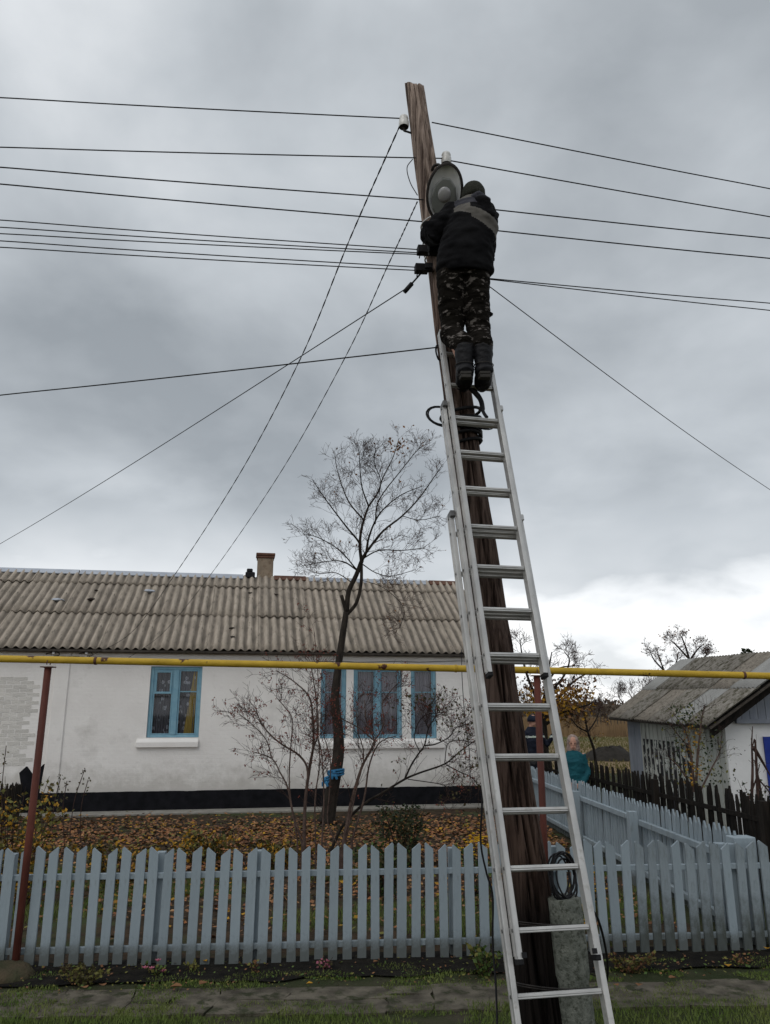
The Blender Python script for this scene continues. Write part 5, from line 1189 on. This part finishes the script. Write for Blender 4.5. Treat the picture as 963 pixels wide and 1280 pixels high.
for i_, (x, y, h, lab) in enumerate(((-4.2, 9.4, 1.25, 'tall yellowing bush behind the fence at the left edge'), (-3.75, 8.6, .85, 'yellow-green leafy bush right of the left red post'), (-3.0, 9.6, .55, 'sprawling yellow-leaved plant before the black plinth'), (-4.5, 8.3, .7, 'dark low bush at the far left behind the pickets'),
                                   (-2.3, 10.8, .42, 'reddish-brown weed patch left of the house window'), (-1.3, 10.5, .36, 'thin yellowing weed patch under the house window'))):
    leafy('garden_bush', lab, 'shrub', V((x, y, 0)), .6, .4, h, 900, .06, ['olive_leaf', 'rust_leaf', 'ylw_leaf'] if i_ != 3 else ['dkgrn_leaf', 'rust_leaf'], 22)
def weed(px0, py0, px1, py1, Y, lab):
    root = thing('dry_weed', lab, 'weed', 'dry weed stalks before the wall'); b, e = atY(px0, py0, Y), atY(px1, py1, Y); b.z = 0; mb = MB(); q = smoothpath([b, b.lerp(e, .5) + V((-.05, 0, .08)), e], 5); mb.tube(q, .006, 4); mb.build('stalk', M['twig'], root)
    mb = MB()
    for _ in range(14): mb.leaf(q[-1 - rnd.randrange(4)] + rv(.04), .045)
    mb.build('seed_head', M['rust_leaf'], root, kind='stuff'); offset(root, b)
weed(90, 1020, 106, 962, 12, 'tall dry weed stalk ending against the white wall, right of the others'); weed(70, 1020, 76, 973, 12, 'reddish dry weed, bushy, second from the left'); weed(85, 1020, 84, 976, 12, 'short reddish dry weed between two taller ones'); weed(10, 1010, 8, 932, 12, 'tall dry weed at the left picture edge'); weed(104, 1020, 110, 976, 12.3, 'thin pale stalk rightmost before the plinth')
# dark leaning board at left of the wall
mb = MB(); a = [atY(px, py, 14.6) for px, py in ((30, 1010), (24, 966), (33, 958), (40, 968), (55, 955), (45, 1008))]; mb.prism(a, V((0, .05, 0))); bevel(mb.build('tarpaulin', M['plinth'], None, False, 'torn black roofing felt scrap leaning on the wall behind the left post', 'tarpaulin'))
mb = MB(); root = thing('old_paling', 'short run of old dark palings at the far left by the wall', 'fence')
for k in range(12):
    p = atY(2 + k * 2.2, 985, 14.2); mb = MB(); hh = rnd.uniform(.62, .78); mb.prism([V((p.x - .02, 14.2, 0)), V((p.x + .02, 14.2, 0)), V((p.x + .02, 14.2, hh - .05)), V((p.x, 14.2, hh)), V((p.x - .02, 14.2, hh - .05))], V((0, .02, 0))); mb.build('paling', M['darkwood'], root)
# fallen leaves one can point at
lv = [(220, 1242, .09, 'large curled brown leaf on the path edge, leftmost of three'), (105, 1243, .06, 'small brown leaf below the clump at the left'), (254, 1238, .08, 'grey brown leaf right of the largest leaf'), (128, 1240, .06, 'tan leaf curled beside the large leaf'), (387, 1238, .05, 'orange leaf lying on the cracked slab'), (771, 1240, .05, 'brown leaf at the foot of the rusty bush'),
      (800, 1240, .06, 'pale leaf tip beside the rusty bush'), (842, 1231, .07, 'curled tan leaf on the path right of the ladder'), (911, 1215, .06, 'orange-brown leaf on the dark soil at right'), (960, 1193, .06, 'orange leaf at the right edge by the fence'), (256, 1209, .045, 'yellow leaf at the foot of the pickets'), (470, 1210, .05, 'brown leaf in the soil strip below the middle of the fence')]
for (px, py, s, lab) in lv:
    p = g_(px, py); mb = MB(); n = 9; a0 = rnd.uniform(0, 6.28); pts_ = []
    for k in range(n):
        a = 6.28 * k / n; r = s * .62 * (.55 + .25 * abs(math.cos(a * 2.5))); pts_.append(V((math.cos(a + a0) * r, math.sin(a + a0) * r * .8, .015 + .35 * r * abs(math.sin(a)))))
    c = V((0, 0, .012)); 
    for k in range(n): mb.tri(c, pts_[k], pts_[(k + 1) % n])
    o = mb.build('fallen_leaf', M['ylw_leaf'] if 'yellow' in lab or 'orange' in lab else M['dry_leaf'], None, False, lab, 'leaf', 'fallen leaves on the path and soil'); o.location = p + V((0, 0, .03))

# plants around the shed
def leaftree(name, label, px, stems, Y, leaf, n_leaf, size, m='bark', dens=12, ln=.8, mats=None, rmin=.004, spreadY=1.2, lvl=2, cat='tree'):
    root = thing(name, label, cat); mt, mc = MB(), MB(); tips = []
    for px_, r0, dy in stems:
        q = limb(px_, Y, 0, Y + dy)
        if q[0].z < .6: q = [V((q[0].x, q[0].y, -.05))] + q
        mm = len(q); mt.tube(q, [lerp(r0, .012, k / (mm - 1)) for k in range(mm)], 7, cap=False); branchlets(mc, q, r0 * .4, .008, dens, ln, lvl, up=.2, tips=tips, kid=5, tmin=.35, rmin=rmin)
    rnd.shuffle(tips)
    for k in range(min(n_leaf, len(tips) * 6)):
        p, d = tips[k % len(tips)]; mc.cur = 1 + (k % len(mats)); mc.leaf(p + rv(size * 1.4), size * rnd.uniform(.6, 1.2))
    mc.cur = 0
    mt.build('trunk', M[m], root, True); mc.build('crown', [M['twig']] + [M[x] for x in mats], root); b = limb(stems[0][0], Y, 0, Y)[0]; offset(root, V((b.x, b.y, 0))); return root
leaftree('apple_tree', 'small tree with yellow lower leaves seen behind the pole and ladder', 0,
         [([(682, 985), (682, 940), (680, 890), (684, 850), (690, 815)], .12, 0), ([(682, 900), (700, 870), (720, 850), (742, 838)], .05, .8), ([(682, 895), (665, 860), (655, 830), (650, 800)], .05, -.5), ([(683, 905), (705, 890), (722, 885), (738, 880)], .04, -.8), ([(684, 870), (705, 845), (712, 825), (706, 815)], .035, .6), ([(680, 900), (662, 885), (650, 880)], .04, .5), ([(686, 850), (700, 835), (725, 832)], .03, -.4)], 20, 'ylw_leaf', 0, .1, mats=['ylw_leaf'], dens=10, ln=.6, rmin=.005)
yt = [o for o in COL.objects if o.name.startswith('apple_tree')][0]
mb = MB()
for _ in range(1900):
    px = rnd.gauss(695, 25); py = rnd.gauss(873, 15)
    if px > 745 or py > 903 or py < 800: continue
    
    if py < 850 and rnd.random() < .6: continue
    mb.cur = rnd.choice((0, 0, 1)) if py > 860 else rnd.choice((1, 1, 2)); p = atY(px, py, 20 + rnd.uniform(-1.1, 1.1)); mb.leaf(p, rnd.uniform(.06, .12))
lo = mb.build('foliage', [M['ylw_leaf'], M['dry_leaf'], M['poledark']], yt); lo.matrix_parent_inverse = Matrix.Translation(-yt.location)
leaftree('young_tree', 'thin leaning young tree between the woman and the shed', 0, [([(746, 960), (742, 935), (735, 915), (730, 890), (722, 872)], .045, 0), ([(735, 915), (745, 900), (752, 880)], .022, .3), ([(735, 915), (722, 908), (712, 895)], .022, -.3)], 21, 'dry_leaf', 260, .06, mats=['ylw_leaf', 'dry_leaf'], dens=14, ln=.55, rmin=.004)
leaftree('bare_tree', 'dark gnarled tree rising just behind the shed ridge', 0, [([(868, 900), (866, 850), (862, 825), (856, 805), (850, 792)], .07, 0), ([(862, 826), (872, 812), (880, 805)], .035, .5), ([(860, 822), (845, 806), (838, 800)], .035, -.4), ([(864, 830), (880, 822), (885, 815)], .04, .3)], 26, 'dry_leaf', 160, .07, mats=['dry_leaf'], dens=12, ln=.5, rmin=.0055)
leaftree('bare_tree', 'smaller bare tree left of the gnarled one behind the shed', 0, [([(842, 890), (834, 850), (828, 832), (822, 815)], .045, 0), ([(834, 850), (845, 830), (848, 815)], .035, .4), ([(830, 838), (818, 825), (812, 812)], .03, -.4)], 25, 'dry_leaf', 160, .06, mats=['dry_leaf', 'rust_leaf'], dens=10, ln=.42, rmin=.005)
leaftree('bare_bush', 'pale bare bush low beyond the far end of the shed roof', 0, [([(790, 905), (792, 880), (785, 862)], .05, 0), ([(790, 890), (800, 872), (806, 860)], .04, .5), ([(788, 890), (776, 875), (772, 866)], .04, -.5), ([(795, 890), (815, 870), (820, 852)], .04, .5)], 38, 'dry_leaf', 0, .06, mats=['dry_leaf'], m='bark_lt', dens=14, ln=.9, rmin=.007)
# pine tip behind the ridge at right
pr_ = thing('pine_tree', 'dark pine top showing above the shed ridge at the right edge', 'tree'); mb = MB(); mm_b = MB(); b = atY(943, 880, 34); tpz = atY(943, 811, 34).z; b.z = 0
mm_b.tube([b, V((b.x, b.y, tpz))], [.16, .02], 8); 
for _ in range(2600):
    t = rnd.random() ** .6; z = tpz - t * 3.6; r = .15 + t * 1.25; a = rnd.uniform(0, 6.28); q = rnd.random() ** .5 * r * (.75 + .35 * math.sin(z * 9 + a * 2)); p = V((b.x + math.cos(a) * q, b.y + math.sin(a) * q, z + .2 * q)); mb.leaf(p, rnd.uniform(.10, .2), V((math.cos(a), math.sin(a), .7)).normalized())
mm_b.build('trunk', M['bark'], pr_); mb.build('crown', M['pine'], pr_); offset(pr_, b)
# climbing shrub and stick pile in front of the shed
shrub('leafy_shrub', 'sparse shrub with yellow and green leaves climbing before the peeling shed wall',
      [([(868, 990), (866, 960), (862, 930), (855, 910), (842, 892)], .03, .2), ([(870, 990), (872, 950), (875, 920), (878, 895), (882, 880)], .03, -.2), ([(875, 990), (890, 960), (900, 940), (902, 920)], .02, .2), ([(866, 985), (850, 960), (840, 950), (835, 945)], .02, 0), ([(862, 935), (845, 915), (838, 905)], .012, 0)], 11.6, M['bark_lt'], dens=12, ln=.4, leaf='olive_leaf', leaves=.0)
sh = [o for o in COL.objects if o.name.startswith('leafy_shrub')][0]; mb = MB()
for _ in range(650):
    t = rnd.random(); px = rnd.gauss(866 + 8 * math.sin(t * 5), 7 + 16 * (1 - abs(t - .4))); py = lerp(985, 882, t); mb.cur = (rnd.choice((0, 0, 1)) if abs(px - 866) < 12 and t < .75 else rnd.choice((1, 2, 2))); mb.leaf(atY(px, py, 11.6 + rnd.uniform(-.25, .25)), rnd.uniform(.03, .06))
lo = mb.build('foliage', [M['ylw_leaf'], M['olive_leaf'], M['dkgrn_leaf']], sh); lo.matrix_parent_inverse = Matrix.Translation(-sh.location)
for (x, y, lab) in ((5.05, 10.9, 'dark bush poking above the dark fence before the shed corner'), (5.0, 9.6, 'dark low bush behind the dark fence at the right edge')):
    leafy('dark_bush', lab, 'shrub', V((x, y, 0)), .5, .4, 1.22 if y > 10 else 1.15, 700, .05, ['dkgrn_leaf', 'rust_leaf'], 20)
root = thing('stick_pile', 'upright bundle of bare pruned sticks before the white gable wall', 'sticks')
for px_, r in (([(940, 1000), (941, 960), (940, 930), (941, 908)], .02), ([(948, 1000), (946, 960), (944, 925), (941, 933)], .022), ([(942, 934), (952, 950), (966, 975)], .028), ([(936, 1000), (945, 975), (950, 955)], .012), ([(946, 972), (958, 985), (966, 998)], .012), ([(953, 1000), (948, 970), (943, 950)], .014)):
    q = limb(px_, 9.9, 0, 9.9 + rnd.uniform(-.15, .15)); mb = MB(); mb.tube(q, [lerp(r, .005, k / (len(q) - 1)) for k in range(len(q))], 7); branchlets(mb, q, .008, .004, 5, .14, 0, rmin=.003); mb.build('stick', M['twig'], root)
offset(root, V((4.9, 9.9, 0)))
# soil heap, far field
mb = MB(); c = atZ(763, 948, 0); 
for k in range(9):
    for j in range(24):
        a = 2 * math.pi * j / 24; t = k / 8; r = (1 - t); mb.v.append((c.x + math.cos(a) * 1.25 * r + .06 * rnd.random(), c.y + math.sin(a) * 1.2 * r, .52 * (1 - r * r) * (1 + .3 * noise.noise(V((math.cos(a) * 2, math.sin(a) * 2, t * 4)))) - .05))
for k in range(8):
    for j in range(24): a = k * 24 + j; b = k * 24 + (j + 1) % 24; mb.f.append((a, b, b + 24, a + 24)); mb.mi.append(0)
mb.build('soil_heap', M['heap'], None, True, 'dark heap of soil on the grass left of the shed', 'soil heap')
mb = MB()
for _ in range(26000):
    y = rnd.uniform(62, 150); x = rnd.uniform(.02, .75) * y; hh = rnd.uniform(.5, 1.1) * (1 + .3 * noise.noise(V((x * .1, y * .1, 1)))); d = V((rnd.uniform(.05, .12), 0, 0)); b = V((x, y, -.06)); mb.tri(b - d, b + d, b + V((rnd.uniform(-.2, .2), 0, hh)))
mb.build('dry_field_grass', M['straw'], kind='stuff')
mb = MB()
for _ in range(30000):
    y = rnd.uniform(150, 230); x = rnd.uniform(-.25, .85) * y; top = 2.3 + 1.6 * noise.noise(V((x * .03, y * .01, 1))) + 1.2 * noise.noise(V((x * .2, 4, 1))); z = rnd.random() ** .7 * top; b = V((x, y, z)); mb.leaf(b, rnd.uniform(.5, 1.3), V((rnd.gauss(0, .5), rnd.gauss(0, .3), 1)).normalized())
mb.build('far_scrub', M['scrub'], kind='stuff')
mb = MB()
for _ in range(9000):
    y = rnd.uniform(22, 62); x = rnd.uniform(.12, .42) * y; hh = rnd.uniform(.05, .16); d = V((rnd.uniform(.01, .03), 0, 0)); b = V((x, y, -.05)); mb.tri(b - d, b + d, b + V((rnd.uniform(-.05, .05), 0, hh)))
mb.build('meadow_grass', M['meadow'], kind='stuff')
vp = MB(); vp.tube([V((0, 0, -.1)), V((0, 0, 1.9))], .045, 6); vme = vp.mesh('field_post', M['eave'])
for k in range(9):
    px = 748 + k * 4.2; b = atY(px, 915, 72 + (k % 3) * 6); o = bpy.data.objects.new('field_post', vme); COL.objects.link(o); o.location = (b.x, b.y, 0)
    tag(o, 'thin far post in the dry field between young tree and shed', 'post', 'thin posts standing in the far field')
